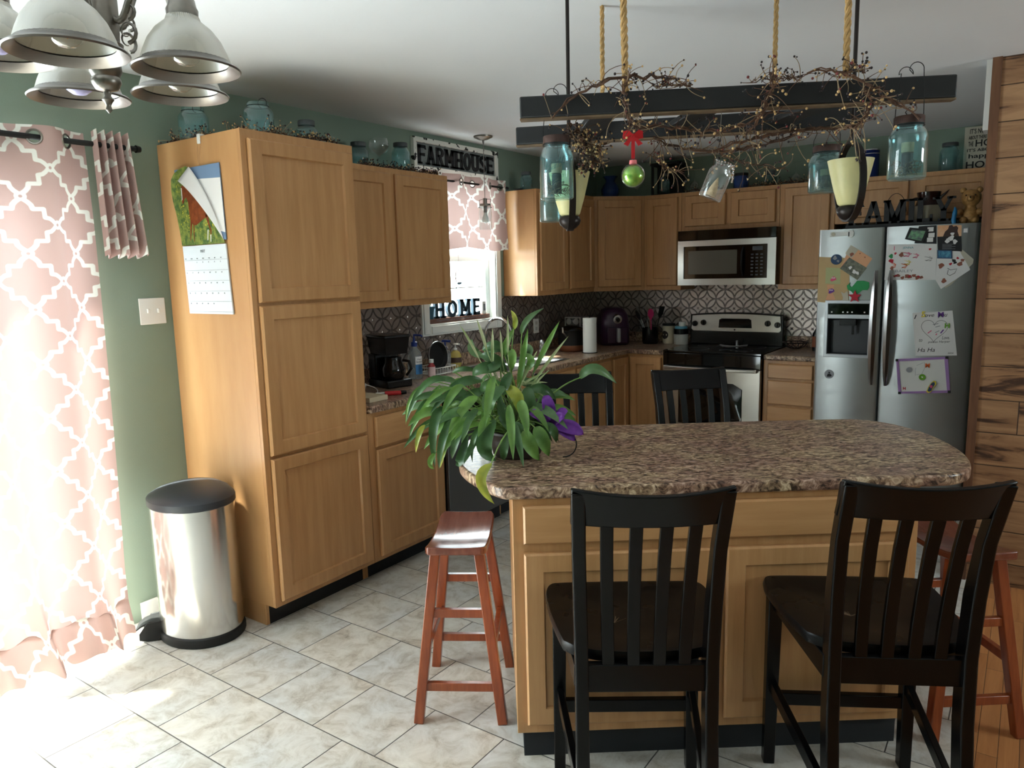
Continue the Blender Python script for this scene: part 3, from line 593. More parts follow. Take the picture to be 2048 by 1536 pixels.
mb.prism([(0, .9225), (RW, .9225)] + top[::-1], .56, .63, lambda x, y, z: (x, z, y)); bp_ = mb.build('back_panel', 'black_plastic', t, bevel=.004)
mb = MB(); tp = [(x, 1.155 + .018 * (1 - ((x - RW / 2) / (RW / 2)) ** 2)) for x in [.02 + (RW - .04) * i / 12 for i in range(13)]]
mb.prism([(.03, 1.03), (.012, 1.045)] + [tp[0]] + tp[1:][0:11] + [tp[12], (RW - .012, 1.045), (RW - .03, 1.03)], .548, .5595, lambda x, y, z: (x, z, y)); mb.build('control_panel', 'steel_h', t, bevel=.002)
mb = MB().prism([(.245, 1.06), (.25, 1.125), (.27, 1.135), (.49, 1.135), (.51, 1.125), (.515, 1.06)], .5455, .5475, lambda x, y, z: (x, z, y)); mb.build('display', 'black_glass', t)
for x, z in ((.045, 1.09), (.118, 1.1), (.64, 1.1), (.715, 1.09)):
    k_ = MB().cyl((x, .5475, z), (x, .53, z), .024, .021).box(x - .005, x + .005, .518, .5305, z - .02, z + .02).build('knob', 'black_plastic', t, bevel=.001)
MB().cyl((RW / 2, .5475, 1.045), (RW / 2, .5455, 1.045), .007).build('round_badge', 'dark_bronze', t)
# burner marks
mb = MB()
for x, y, r in ((.2, .17, .1), (.56, .17, .08), (.2, .44, .08), (.56, .44, .1)): mb.rings([[(x + rr_ * math.cos(a * PI / 20), y + rr_ * math.sin(a * PI / 20), .9223) for a in range(40)] for rr_ in (r, r + .003)], True, False)
mb.build('burner_ring', mat('burner_grey', srgb(60, 60, 62), .3), t)
# microwave
t = thing('microwave', 'stainless and black over-range microwave oven', 'microwave', (X2 + .02, D - .4, 1.412))
MW = .758
MB().box(0, MW, .0, .398, 0, .421).build('microwave_body', 'black_plastic', t)
MB().box(.0, MW, -.025, -.0005, .345, .421).build('vent_grille', 'black_glass', t, bevel=.004)
mb = MB(); a = [(.0, 0), (MW - .0, 0), (MW, .343), (0, .343)]; b = [(.05, .05), (MW - .06, .05), (MW - .06, .30), (.05, .30)]
mb.rings([[(x, -.001, z) for x, z in a], [(x, -.024, z) for x, z in a], [(x, -.028, z) for x, z in b], [(x, -.015, z) for x, z in b]], True, False); mb.build('door_frame', 'steel_h', t, ang=20)
MB().box(.05, MW - .06, -.019, -.0165, .05, .30).build('door_glass', 'black_glass', t)
MB().box(.085, .47, -.0205, -.0192, .085, .265).build('window_mesh', mat('mesh_grey', srgb(86, 82, 72), .25, spec=.6), t)
MB().tube([(.515, -.02, .07), (.513, -.045, .11), (.513, -.05, .175), (.513, -.045, .24), (.515, -.02, .28)], .009, 10).build('handle', 'black_plastic', t)
mb = MB()
for i in range(3):
    for j in range(7): mb.box(.575 + i * .035, .593 + i * .035, -.0205, -.0192, .07 + j * .025, .08 + j * .025)
mb.box(.585, .66, -.0205, -.0192, .255, .285); mb.build('keypad', mat('key_grey', srgb(70, 74, 80), .4), t)
# refrigerator
FY = D - .7646; FH = 1.775
t = thing('refrigerator', 'stainless side-by-side fridge covered with papers and magnets', 'refrigerator', (X4 + .002, FY, 0))
FW = .905; sm = 2.4805 - X4
MB().box(.01, FW - .01, .075, .75, .02, FH).build('fridge_body', mat('fridge_side', srgb(60, 62, 66), .5), t)
def fdoor(x0, x1, cut=None):
    mb = MB(); r = .02
    def rg(x): # cross section outline y,z
        return x
    sec = [(x0, .07), (x0, .018), (x0 + .006, .006), (x0 + .02, 0), (x1 - .02, 0), (x1 - .006, .006), (x1, .018), (x1, .07)]
    z0, z1 = .06, FH
    def pris(mb, xa, xb, za, zb):
        s_ = [(max(min(x, xb), xa), y) for x, y in sec]; mb.rings([[(x, y, za) for x, y in s_], [(x, y, zb) for x, y in s_]])
    if cut:
        cx0, cx1, cz0, cz1 = cut
        mb.rings([[(x, y, z0) for x, y in sec], [(x, y, cz0) for x, y in sec]]); mb.rings([[(x, y, cz1) for x, y in sec], [(x, y, z1) for x, y in sec]])
        mb.prism([(x, y) for x, y in ((x0, .07), (x0, .018), (x0 + .006, .006), (x0 + .02, 0), (cx0, 0), (cx0, .07))], cz0, cz1)
        mb.prism([(cx1, .07), (cx1, 0), (x1 - .02, 0), (x1 - .006, .006), (x1, .018), (x1, .07)], cz0, cz1)
    else: mb.rings([[(x, y, z0) for x, y in sec], [(x, y, z1) for x, y in sec]])
    return mb
dl = fdoor(0, sm - X4 * 0 - .0025, (.075, .33, .945, 1.20)).build('door', 'fridge_steel', t)
drr = fdoor(sm + .0025, FW).build('door', 'fridge_steel', t)
def handle(x, par):
    mb = MB(); R = []
    for i in range(15):
        f_ = i / 14; z = .765 + .74 * f_; yy = -.018 - .045 * math.sin(PI * f_) ** .6; wv = .008 + .012 * math.sin(PI * f_) ** .5
        R.append([(x - wv, yy + .012, z), (x - wv, yy, z), (x, yy - .01, z), (x + wv, yy, z), (x + wv, yy + .012, z), (x, yy + .016, z)])
    mb.rings(R); mb.box(x - .008, x + .008, -.018, .0, .765, .785).box(x - .008, x + .008, -.018, .0, 1.485, 1.505); mb.build('handle', 'steel', par, ang=50)
handle(sm - .04, dl); handle(sm + .045, drr)
# dispenser
mb = MB(); a = (.055, .35, .935, 1.315)
mb.rings([[(x, y, z) for x, z in ((a[0] + i, a[2] + i), (a[1] - i, a[2] + i), (a[1] - i, a[3] - i), (a[0] + i, a[3] - i))] for i, y in ((0, -.0005), (.003, -.009), (.02, -.010), (.024, -.004))], True, False)
mb.box(.075, .33, -.009, -.0005, 1.195, 1.22); mb.build('dispenser_frame', mat('silver_plastic', srgb(186, 190, 194), .35, metal=.4), dl)
MB().box(.078, .327, -.0045, -.0006, 1.2205, 1.292).build('control_strip', 'black_glass', dl)
mb = MB(); R = [[(x0, y, z0), (x1, y, z0), (x1, y, z1), (x0, y, z1)] for x0, x1, y, z0, z1 in ((.0755, .3295, 0.0, .9455, 1.1945), (.09, .315, .055, .96, 1.18))]; mb.rings(R, True, False); mb.add([(.09, .055, .96), (.315, .055, .96), (.315, .055, 1.18), (.09, .055, 1.18)], [(0, 1, 2, 3)])
mb.build('dispenser_recess', mat('recess_grey', srgb(52, 54, 58), .35), dl)
MB().box(.15, .25, .0, .04, 1.15, 1.19).box(.225, .24, -.0, .01, 1.09, 1.15).build('nozzle', 'black_plastic', dl, bevel=.002)
mb = MB()
for x in (.095, .165, .193, .22, .295): mb.box(x, x + .009, -.0055, -.0046, 1.232, 1.241)
mb.build('indicator', 'white_plastic', dl)
MB().box(.01, FW - .01, .02, .06, .0, .055).build('base_grille', 'black_plastic', t)
# ---------------------------------------------------------------- patterned curtains (pattern drawn by a distance attribute)
QP = [(0, 1), (.05, .90), (.15, .81), (.23, .70), (.26, .56), (.55, .56), (.56, .55), (.56, .26), (.70, .23), (.81, .15), (.90, .05), (1, 0)]
def lattice(u, v, a=.122, b=.11):
    u = np.asarray(u) / a; v = np.asarray(v) / b; best = np.full(u.shape, 9.)
    for ox, oy in ((0, 0),):
        x = np.abs((u - ox + 1) % 2 - 1); y = np.abs((v - oy + 1) % 2 - 1)
        for (x0, y0), (x1, y1) in zip(QP[:-1], QP[1:]):
            dx, dy = x1 - x0, y1 - y0; t = np.clip(((x - x0) * dx + (y - y0) * dy) / (dx * dx + dy * dy), 0, 1)
            best = np.minimum(best, np.hypot(x - x0 - t * dx, y - y0 - t * dy))
    d = best - .072
    for ox, oy in ((1, 0), (0, 1)):
        x = (u - ox + 1) % 2 - 1; y = (v - oy + 1) % 2 - 1; r = np.hypot(x, y); d = np.minimum(d, np.abs(r - .11) - .052); d = np.maximum(d, .055 - r)
    return d
m = bpy.data.materials.new('curtain_cloth'); m.use_nodes = True; nt = m.node_tree; MATS['curtain_cloth'] = m
for n in list(nt.nodes): nt.nodes.remove(n)
at = nd(nt, 'ShaderNodeAttribute', attribute_name='pat'); mr = nd(nt, 'ShaderNodeMapRange', ins={0: at.outputs['Fac'], 1: -.012, 2: .012, 3: 1.0, 4: 0.0})
mx = nd(nt, 'ShaderNodeMix', data_type='RGBA'); nt.links.new(mr.outputs[0], mx.inputs[0]); mx.inputs[6].default_value = srgb(194, 164, 157); mx.inputs[7].default_value = srgb(238, 236, 228)
df = nd(nt, 'ShaderNodeBsdfDiffuse', ins={0: mx.outputs[2]}); tl = nd(nt, 'ShaderNodeBsdfTranslucent', ins={0: mx.outputs[2]}); ms = nd(nt, 'ShaderNodeMixShader', ins={0: .13, 1: df.outputs[0], 2: tl.outputs[0]})
out = nd(nt, 'ShaderNodeOutputMaterial'); nt.links.new(ms.outputs[0], out.inputs[0])
mat('curtain_plain', srgb(160, 132, 132), .9)
def cloth(name, fn, wid, hei, nu, nv, par, off=(0, 0), matn='curtain_cloth', holes=None):
    """fn(s,t): s cloth width 0..1, t 0 top..1 bottom -> position"""
    mb = MB(); mb.grid(fn, nu, nv)
    if holes:
        keep = []
        for k, fc in enumerate(mb.f):
            i, j = k % nu, k // nu; s_, t_ = (i + .5) / nu * wid, (j + .5) / nv * hei
            if all(math.hypot(s_ - h[0], t_ - h[1]) > h[2] for h in holes): keep.append(fc)
        mb.f = keep; mb.m = [0] * len(keep)
    o = mb.build(name, matn, par, ang=180)
    j, i = np.meshgrid(np.arange(nv + 1), np.arange(nu + 1), indexing='ij')
    d = lattice(i.ravel() / nu * wid + off[0], j.ravel() / nv * hei + off[1])
    a = o.data.attributes.new('pat', 'FLOAT', 'POINT'); a.data.foreach_set('value', d.astype(np.float32)); return o
t = thing('curtain', 'long pink trellis-patterned grommet curtain by the sliding door', 'curtain', (0, 0, 0))
def longc(s, v):
    # hangs from y .78 to 1.60, flares forward at the floor
    ft = min(v * 6, 1); ph = s * 2 * PI * 2.8 + .0
    y = .77 + .80 * s + (.14 * (1 - s) - .07 * s) * v ** 2
    x = .10 + .034 * math.sin(ph) * (1 - .25 * v) + .06 * v ** 2 + .09 * max(0, v - .86) / .14 * (.5 + .5 * math.sin(ph * 1.7 + 1)) * .7
    x += .004 * math.sin(40 * v + 9 * s) * max(0, v - .8) * 5
    z = 2.155 - 2.13 * v
    if v > .93: x += .05 * (v - .93) / .07; z = 2.155 - 2.13 * .93 - 2.13 * (v - .93) * .93 + .01 * (1 + math.sin(ph * 2.3))
    return (x, y + .018 * math.cos(ph) * ft, z)
def hol(y0, y1, n, w_): return [(w_ * (k + .5) / n, .052, .021) for k in range(n)]
gh = [(.98 * s_, .045, .024) for s_ in (.10, .26, .42, .58, .74, .90)]
cloth('cloth', longc, .98, 2.16, 400, 700, t, (-.16, .06), holes=gh)
mb = MB()
for h in gh:
    s_ = h[0] / .98; p = Vector(longc(s_, h[1] / 2.16)); q = Vector(longc(s_ + .01, h[1] / 2.16)); ax = (q - p).normalized()
    mb.tube([p + ax * .026 * math.cos(a * PI / 10) + Vector((0, 0, 1)) * .026 * math.sin(a * PI / 10) for a in range(20)], .0045, 6, closed=True)
    mb.build('grommet', 'nickel', t); mb = MB()
t = thing('curtain_valance', 'short gathered trellis-patterned valance at the rod end', 'valance', (0, 0, 0))
def shortc(s, v):
    ph = s * 2 * PI * 4.5
    return (.10 + .03 * math.sin(ph) + .01 * v, 1.585 + .145 * s + .012 * s * v * 3, 2.16 - .5 * v + .01 * math.sin(ph))
cloth('cloth', shortc, .5, .5, 200, 150, t, (.05, .03))
t = thing('curtain_rod', 'black curtain rod over the sliding door', 'curtain rod', (0, 0, 0))
MB().cyl((.10, -.55, 2.112), (.10, 1.765, 2.112), .011, n=12).build('rod', 'black_matte', t)
MB().cyl((.10, 1.7655, 2.112), (.10, 1.785, 2.112), .016, .012).build('finial', 'black_matte', t)
MB().box(.0005, .004, 1.735, 1.755, 2.08, 2.14).beam((.004, 1.745, 2.105), (.095, 1.745, 2.1), .012, .012).build('bracket', 'black_matte', t)
# kitchen window valance
t = thing('window_valance', 'pink trellis-patterned valance over kitchen window', 'valance', (0, 0, 0))
def winc(s, v):
    f_ = s * 3; k = f_ - math.floor(f_)
    return (.075 + .022 * math.sin(s * 2 * PI * 3.2 - .6) + .006 * math.sin(9 * s + 5 * v), 3.60 + .9 * s + .012 * v, 2.205 - .49 * v - (.012 * math.sin(3 * s * PI) * v))
gh = [(.98 * s_, .05, .02) for s_ in (.07, .25, .43, .61, .79, .95)]
cloth('cloth', winc, .98, .5, 260, 150, t, (.03, .075), holes=gh)
mb = MB()
for h in gh:
    s_ = h[0] / .98; p = Vector(winc(s_, h[1] / .5)); q = Vector(winc(s_ + .01, h[1] / .5)); ax = (q - p).normalized()
    mb.tube([p + ax * .022 * math.cos(a * PI / 10) + Vector((0, 0, 1)) * .022 * math.sin(a * PI / 10) for a in range(20)], .004, 6, closed=True).build('grommet', 'nickel', t); mb = MB()
t = thing('curtain_rod', 'thin black rod through the kitchen window valance', 'curtain rod', (0, 0, 0))
MB().cyl((.075, 3.592, 2.156), (.075, 4.53, 2.156), .007, n=10).build('rod', 'black_matte', t)
MB().cyl((.075, 4.5305, 2.156), (.075, 4.545, 2.156), .011).box(.0265, .068, 4.512, 4.52, 2.15, 2.162).build('bracket', 'black_matte', t)

# ---------------------------------------------------------------- calendar on the pantry side (plane y = T0)
t = thing('wall_calendar', 'wall calendar with a chestnut foal photo hanging on pantry side', 'calendar', (0, T0 - .002, 0))
def CF(x, z, e=0): return (x, -.001 - e, z)
mb = MB(); mb.rings([[CF(x, z, e) for x, z in ((.135, 2.035), (.466, 2.035), (.474, 1.72), (.150, 1.72))] for e in (0, .004)]); mb.build('back_page', mat('calendar_blue', srgb(120, 146, 178), .5), t)
mb = MB(); mb.rings([[CF(x, z, e) for x, z in ((.25, 1.985), (.468, 1.975), (.474, 1.75), (.250, 1.80))] for e in (.0045, .005)]); mb.build('month_page', 'white_paper', t)
mat('meadow', srgb(150, 158, 78), .35, col2=srgb(66, 100, 56), vscale=60, detail=6)
bl = [(.150, 1.706), (.142, 1.77), (.128, 1.84), (.11, 1.90), (.102, 1.95), (.108, 1.995), (.135, 2.02), (.18, 2.036), (.23, 2.043)]
pg = bl + [(.245, 2.035), (.26, 2.0), (.32, 1.94), (.38, 1.86), (.43, 1.78), (.470, 1.706)]
mb = MB(); mb.prism(pg, .006, .0075, lambda x, z, e: CF(x, z, e)); mb.build('photo_page', 'meadow', t)
random.seed(5); mb = MB()
mat('petal_yellow', srgb(214, 200, 60), .5)
for i in range(85):
    x, z = random.gauss(.20, .035), random.gauss(1.84, .035)
    if i > 55: x, z = random.uniform(.30, .42), random.uniform(1.73, 1.82)
    if i > 72: x, z = random.uniform(.13, .2), random.uniform(1.93, 2.0)
    if x < .135 or (x - .24) * .9 + (z - 2.0) > .0: continue
    r = random.uniform(.0015, .004); mb.add([CF(x + r * math.cos(a), z + r * math.sin(a) * .8, .0078) for a in np.linspace(0, 5, 6)], [(0, 1, 2, 3, 4, 5)])
mb.build('yellow_flowers', 'petal_yellow', t)['kind'] = 'stuff'
mat('foal_coat', srgb(150, 78, 42), .4, col2=srgb(118, 56, 30), vscale=40); mb = MB()
H = [(.182, 1.96), (.196, 1.965), (.212, 1.955), (.232, 1.945), (.27, 1.925), (.305, 1.905), (.34, 1.875), (.362, 1.845), (.358, 1.82), (.335, 1.815), (.30, 1.80), (.275, 1.79), (.258, 1.79), (.25, 1.72 + .0), (.246, 1.722), (.25, 1.79), (.243, 1.80), (.235, 1.77), (.222, 1.725), (.218, 1.727), (.226, 1.775), (.232, 1.81), (.228, 1.85), (.226, 1.89), (.214, 1.912), (.2, 1.905), (.193, 1.89), (.184, 1.885), (.18, 1.895), (.184, 1.92)]
mb.prism(H, .0078, .0082, lambda x, z, e: CF(x, z, e)); mb.prism([(.345, 1.83), (.362, 1.835), (.372, 1.79), (.382, 1.765), (.378, 1.745), (.372, 1.745), (.372, 1.765), (.36, 1.79)], .0078, .0082, lambda x, z, e: CF(x, z, e)); mb.build('foal', 'foal_coat', t)
mb = MB(); mb.prism([(.181, 1.955), (.187, 1.953), (.186, 1.905), (.181, 1.9)], .0083, .0086, lambda x, z, e: CF(x, z, e)); mb.prism([(.372, 1.745), (.378, 1.745), (.374, 1.715), (.369, 1.715)], .0083, .0086, lambda x, z, e: CF(x, z, e)); mb.prism([(.355, 1.765), (.361, 1.768), (.352, 1.722), (.347, 1.722)], .0083, .0086, lambda x, z, e: CF(x, z, e)); mb.build('foal_markings', 'white_paper', t)
# curled pages
mb = MB(); pgs = [(.17, 1.985), (.20, 2.025), (.245, 2.045), (.262, 2.03)]
def curl(s, v):
    a = Vector((.17, 0, 1.985)).lerp(Vector((.262, 0, 2.037)), s); b = Vector((.474, 0, 1.715)); m_ = Vector((.36 + .03 * s, 0, 1.905 + .02 * s)); p = a.lerp(m_, v).lerp(m_.lerp(b, v), v)
    return CF(p.x, p.z, .014 + .018 * math.sin(PI * v) * (1 - s) + .0 * s)
mb.grid(curl, 6, 14); mb.build('curled_page', 'white_paper', t, solid=.0012)
mb = MB(); mb.rings([[CF(x, z, e) for x, z in ((.150, 1.703), (.470, 1.703), (.484, 1.405), (.160, 1.405))] for e in (0, .006)]); gp = mb.build('grid_page', mat('calendar_page', srgb(226, 232, 238), .6), t)
mb = MB(); mb.mi = 0
ink = mat('ink_grey', srgb(110, 116, 124), .7)
def GX(u): return .152 + (u * .322)
for r in range(6):
    z = 1.64 - .045 * r; mb.box(.156 + .003 * r, .474 + .0025 * r, -.0082, -.0073, z - .0004, z + .0004)
addtext(mb, 'MAY', (.285, -.0075, 1.672), (1, 0, 0), (0, 0, 1), height=.012, th=.0006)
for r in range(5):
    for c_ in range(7):
        n_ = r * 7 + c_ - 1
        if 1 <= n_ <= 31: addtext(mb, str(n_), (.165 + .043 * c_ + .003 * r, -.0075, 1.628 - .045 * r), (1, 0, 0), (0, 0, 1), height=.0055, th=.0006)
for c_ in range(7): addtext(mb, ('SUN', 'MON', 'TUE', 'WED', 'THU', 'FRI', 'SAT')[c_], (.162 + .044 * c_, -.0075, 1.645), (1, 0, 0), (0, 0, 1), height=.004, th=.0006)
mb.build('printing', 'ink_grey', gp)
MB().tube([(.33, -.004, 2.14), (.318, -.004, 2.09), (.322, -.006, 2.038)], .0008, 5).tube([(.345, -.004, 2.14), (.335, -.004, 2.09), (.322, -.006, 2.038)], .0008, 5).build('hanging_string', mat('string_tan', srgb(190, 150, 110), .8), t)
tag(MB().box(.325, .345, T0 - .009, T0 - .001, 2.125, 2.165).box(.325, .345, T0 - .009, T0 + .02, 2.1575, 2.166).build('paper_clip', 'white_plastic', None, bevel=.003), 'small white clip on pantry top edge holding the calendar string', 'clip')
# light switch
t = thing('light_switch', 'white double light switch plate beside the pantry', 'light switch', (0, 0, 0))
MB().box(.0005, .007, 1.763, 1.885, 1.36, 1.478).build('plate', 'white_plastic', t, bevel=.003)
for y in (1.80, 1.848): MB().box(.0072, .018, y - .005, y + .005, 1.41, 1.43).build('toggle', 'white_plastic', t, bevel=.002)
def outlet(name, label, y0, y1, z0, z1, slots):
    t = thing(name, label, 'outlet', (0, 0, 0)); MB().box(.005, .011, y0, y1, z0, z1).build('plate', 'white_plastic', t, bevel=.002)
    for y, z in slots: MB().box(.0112, .013, y - .016, y + .016, z - .013, z + .013).build('socket', mat('outlet_grey', srgb(196, 196, 190), .4) if 'outlet_grey' not in MATS else 'outlet_grey', t, bevel=.001)
outlet('wall_outlet', 'white double outlet plate behind the coffee maker', 3.19, 3.31, 1.075, 1.19, [(3.22, 1.155), (3.22, 1.11), (3.28, 1.155), (3.28, 1.11)])
outlet('wall_outlet', 'white single outlet plate right of the kitchen window', 4.955, 5.03, 1.06, 1.175, [(4.99, 1.14), (4.99, 1.095)])

# ---------------------------------------------------------------- chandelier
CC = Vector((1.775, .79, 1.955))
t = thing('chandelier', 'brushed nickel five-arm chandelier with ribbed bell glass shades', 'chandelier', CC)
MB().lathe([(.001, -.072), (.006, -.066), (.004, -.058), (.007, -.052), (.011, -.047), (.006, -.04), (.007, -.032), (.02, -.028), (.027, -.015), (.026, -.008), (.024, -.005), (.03, .005), (.029, .02), (.026, .025), (.033, .04), (.036, .05), (.037, .056), (.031, .06), (.033, .1), (.033, .22), (.03, .24), (.02, .26), (.012, .28), (.012, .30)], n=32).build('column', 'nickel', t, ang=50)
MB().tube([(0, 0, .30), (0, 0, .44)], .006, 8).lathe([(.06, .489), (.06, .48), (.03, .455), (.012, .44)]).build('ceiling_mount', 'nickel', t)
for k in range(5):
    a = math.radians(-46 + 72 * k); dx, dy = math.cos(a), math.sin(a)
    def P(r, z): return (dx * r, dy * r, z)
    arm = MB().tube(bez([P(.03, .10), P(.07, .06), P(.07, .25), P(.13, .25), P(.172, .22), P(.172, .12)], 18), .0065, 10)
    arm.tube([P(.075, .10 + .02) if False else P(.055 + .018 * math.cos(q) * (1 - q / 9), .075 + .018 * math.sin(q) * (1 - q / 9)) for q in np.linspace(-1.5, 5, 16)], [.004 - .0002 * i for i in range(16)], 6)
    arm.tube([P(.06 + .014 * math.cos(q) * (1 - q / 9), .112 + .014 * math.sin(q) * (1 - q / 9)) for q in np.linspace(-1.5, 5, 16)], [.0035 - .00018 * i for i in range(16)], 6)
    arm.build('arm', 'nickel', t, ang=60)
    zz = (0, .004, .0, -.008, .02)[k]
    cap = MB().lathe([(.028, .088), (.029, .1), (.026, .106), (.024, .118), (.017, .128), (.008, .132)], P(.172, zz)).build('shade_cap', 'nickel', t, ang=50)
    sh = MB().lathe([(.0275, .089), (.031, .08), (.05, .064), (.064, .045), (.073, .025), (.079, .008), (.076, .008), (.07, .025), (.061, .043), (.047, .061), (.029, .076), (.0265, .082)], P(.172, zz), n=110, rib=.0014, caps=False).build('shade', 'shade_glass', t, ang=60)
    MB().lathe([(.0795, .0085), (.084, .002), (.094, -.002), (.098, -.006), (.096, -.009), (.088, -.005), (.08, .001), (.0755, .005)], P(.172, zz), n=48, caps=False).build('rim', mat('rim_grey', srgb(112, 106, 100), .3, metal=.6) if 'rim_grey' not in MATS else 'rim_grey', sh, ang=60)
    bm = 'bulb_lilac' if k in (3, 4) else 'glass_clear'
    if 'bulb_lilac' not in MATS: mat('bulb_lilac', srgb(186, 182, 226), .25); mat('filament', srgb(226, 150, 70), .4)
    bb = MB().lathe([(.012, .07), (.013, .055), (.022, .04), (.027, .025), (.024, .01), (.013, .002), (.001, .0)], P(.172, zz), n=20).build('bulb', bm, t, ang=60)
    if k not in (3, 4): MB().tube([P(.167, zz + .05), P(.167, zz + .018), P(.172, zz + .05), P(.177, zz + .018), P(.177, zz + .05)], .0012, 5).build('filament', 'filament', bb)

# ---------------------------------------------------------------- hanging ladder rack
A0 = Vector((2.0273, 1.8465, 0)); A1 = Vector((3.0713, 2.4165, 0)); B0 = Vector((1.7565, 2.218, 0)); B1 = Vector((2.7968, 2.6727, 0))
KR = .915; Z0R = .1326  # rack drawing units: 1 unit = .915 m, heights measured from .1326 m above the floor
RA = .4569; rd = Vector((math.cos(RA), math.sin(RA), 0)); rn = Vector((-math.sin(RA), math.cos(RA), 0))
def RK(x, y, z): return Vector((A0.x, A0.y, 0)) + (rd * x + rn * y) * KR + Vector((0, 0, Z0R + z * KR))
CR = (CE - Z0R) / KR
ZB = 1.99
t = thing('hanging_ladder_rack', 'black wooden ladder rack hung by ropes above the island', 'rack', (0, 0, 0))
for a, b in ((A0, A1), (B0, B1)):
    n_ = Vector((-(b - a).y, (b - a).x, 0)).normalized() * .0175; Z = Vector((0, 0, 1))
    rl = MB().beam(a + n_ + Z * (ZB + .035), b + n_ + Z * (ZB + .035), .035, .06).build('rail', 'beam_black', t, bevel=.004)
    MB().beam(a + n_ + Z * (ZB + .002), b + n_ + Z * (ZB + .002), .033, .005).build('worn_edge', 'beam_edge', rl)
def on(a, b, f_): return a.lerp(b, f_)
for f_ in (.22, .48, .77):
    p, q = on(A0, A1, f_), on(B0, B1, f_); dd = (q - p).normalized(); p = p + dd * .04; q = q - dd * .002
    MB().beam(p + Vector((0, 0, ZB + .03)), q + Vector((0, 0, ZB + .03)), .08, .018).build('rung', 'beam_black', t, bevel=.003)
ropes = []
def rope(x, y, z0, r, label, lean=0):
    mb = MB(); n = 46
    for ph in (0, 2 * PI / 3, 4 * PI / 3):
        mb.tube([RK(x - lean * (i / n) + r * .62 * math.cos(ph + i * .75), y + r * .62 * math.sin(ph + i * .75), z0 + (CR - .001 - z0) * i / n) for i in range(n + 1)], r * .62 * KR, 6)
    return tag(mb.build('jute_rope', mat('jute', srgb(196, 158, 104), .9, var=.3, vscale=60) if 'jute' not in MATS else 'jute'), label, 'rope', 'jute ropes of the rack')
rope(.330, .019, 2.101, .0095, 'thick jute rope at the left end of the front rail', .01)
rope(.975, .019, 2.101, .0085, 'thick jute rope at the right end of the front rail')
rope(.242, .545, 2.105, .0075, 'thin jute rope at the left end of the rear rail')
rope(.862, .520, 2.101, .0075, 'thin jute rope at the right end of the rear rail')
# pendant lamps hanging through the rack
def pendant(x, y, label):
    p = RK(x, y, 0); t = thing('pendant_lamp', label, 'pendant lamp', (p.x, p.y, Z0R), 0, 'amber glass pendants over the island'); t.scale = (KR, KR, KR)
    MB().cyl((0, 0, 1.945), (0, 0, CR - .02), .0065, n=10).lathe([(.055, CR - .001), (.055, CR - .01), (.02, CR - .025), (.008, CR - .03)]).build('stem', 'dark_bronze', t)
    az = math.radians(128); ax = Vector((math.cos(az), math.sin(az), 0)); pz = ax.cross(Vector((0, 0, 1)))
    mb = MB(); R = []
    for i in range(40):
        q = 2 * PI * i / 40; c_ = ax * .085 * math.cos(q) + Vector((0, 0, 1.822 + .126 * math.sin(q))); nn = (ax * math.cos(q) + Vector((0, 0, math.sin(q) * .7))).normalized()
        R.append([c_ + pz * .011 + nn * .003, c_ - pz * .011 + nn * .003, c_ - pz * .011 - nn * .003, c_ + pz * .011 - nn * .003])
    R.append(R[0]); mb.rings(R, True, False); mb.build('hoop', 'dark_bronze', t, ang=40)
    MB().lathe([(.006, 1.697), (.02, 1.702), (.034, 1.715), (.039, 1.728), (.034, 1.742), (.026, 1.7455)]).build('shade_holder', 'dark_bronze', t, ang=60)
    MB().lathe([(.0, 1.7465), (.03, 1.7465), (.036, 1.752), (.05, 1.80), (.062, 1.85), (.0715, 1.893), (.069, 1.893), (.059, 1.85), (.047, 1.80), (.033, 1.755), (.0, 1.752)], n=40, caps=False).build('shade', 'amber_shade', t, ang=60)
pendant(.135, .247, 'amber glass pendant lamp with bronze hoop behind the large hanging jar')
pendant(1.062, .247, 'amber glass pendant lamp with bronze hoop in front of fridge')

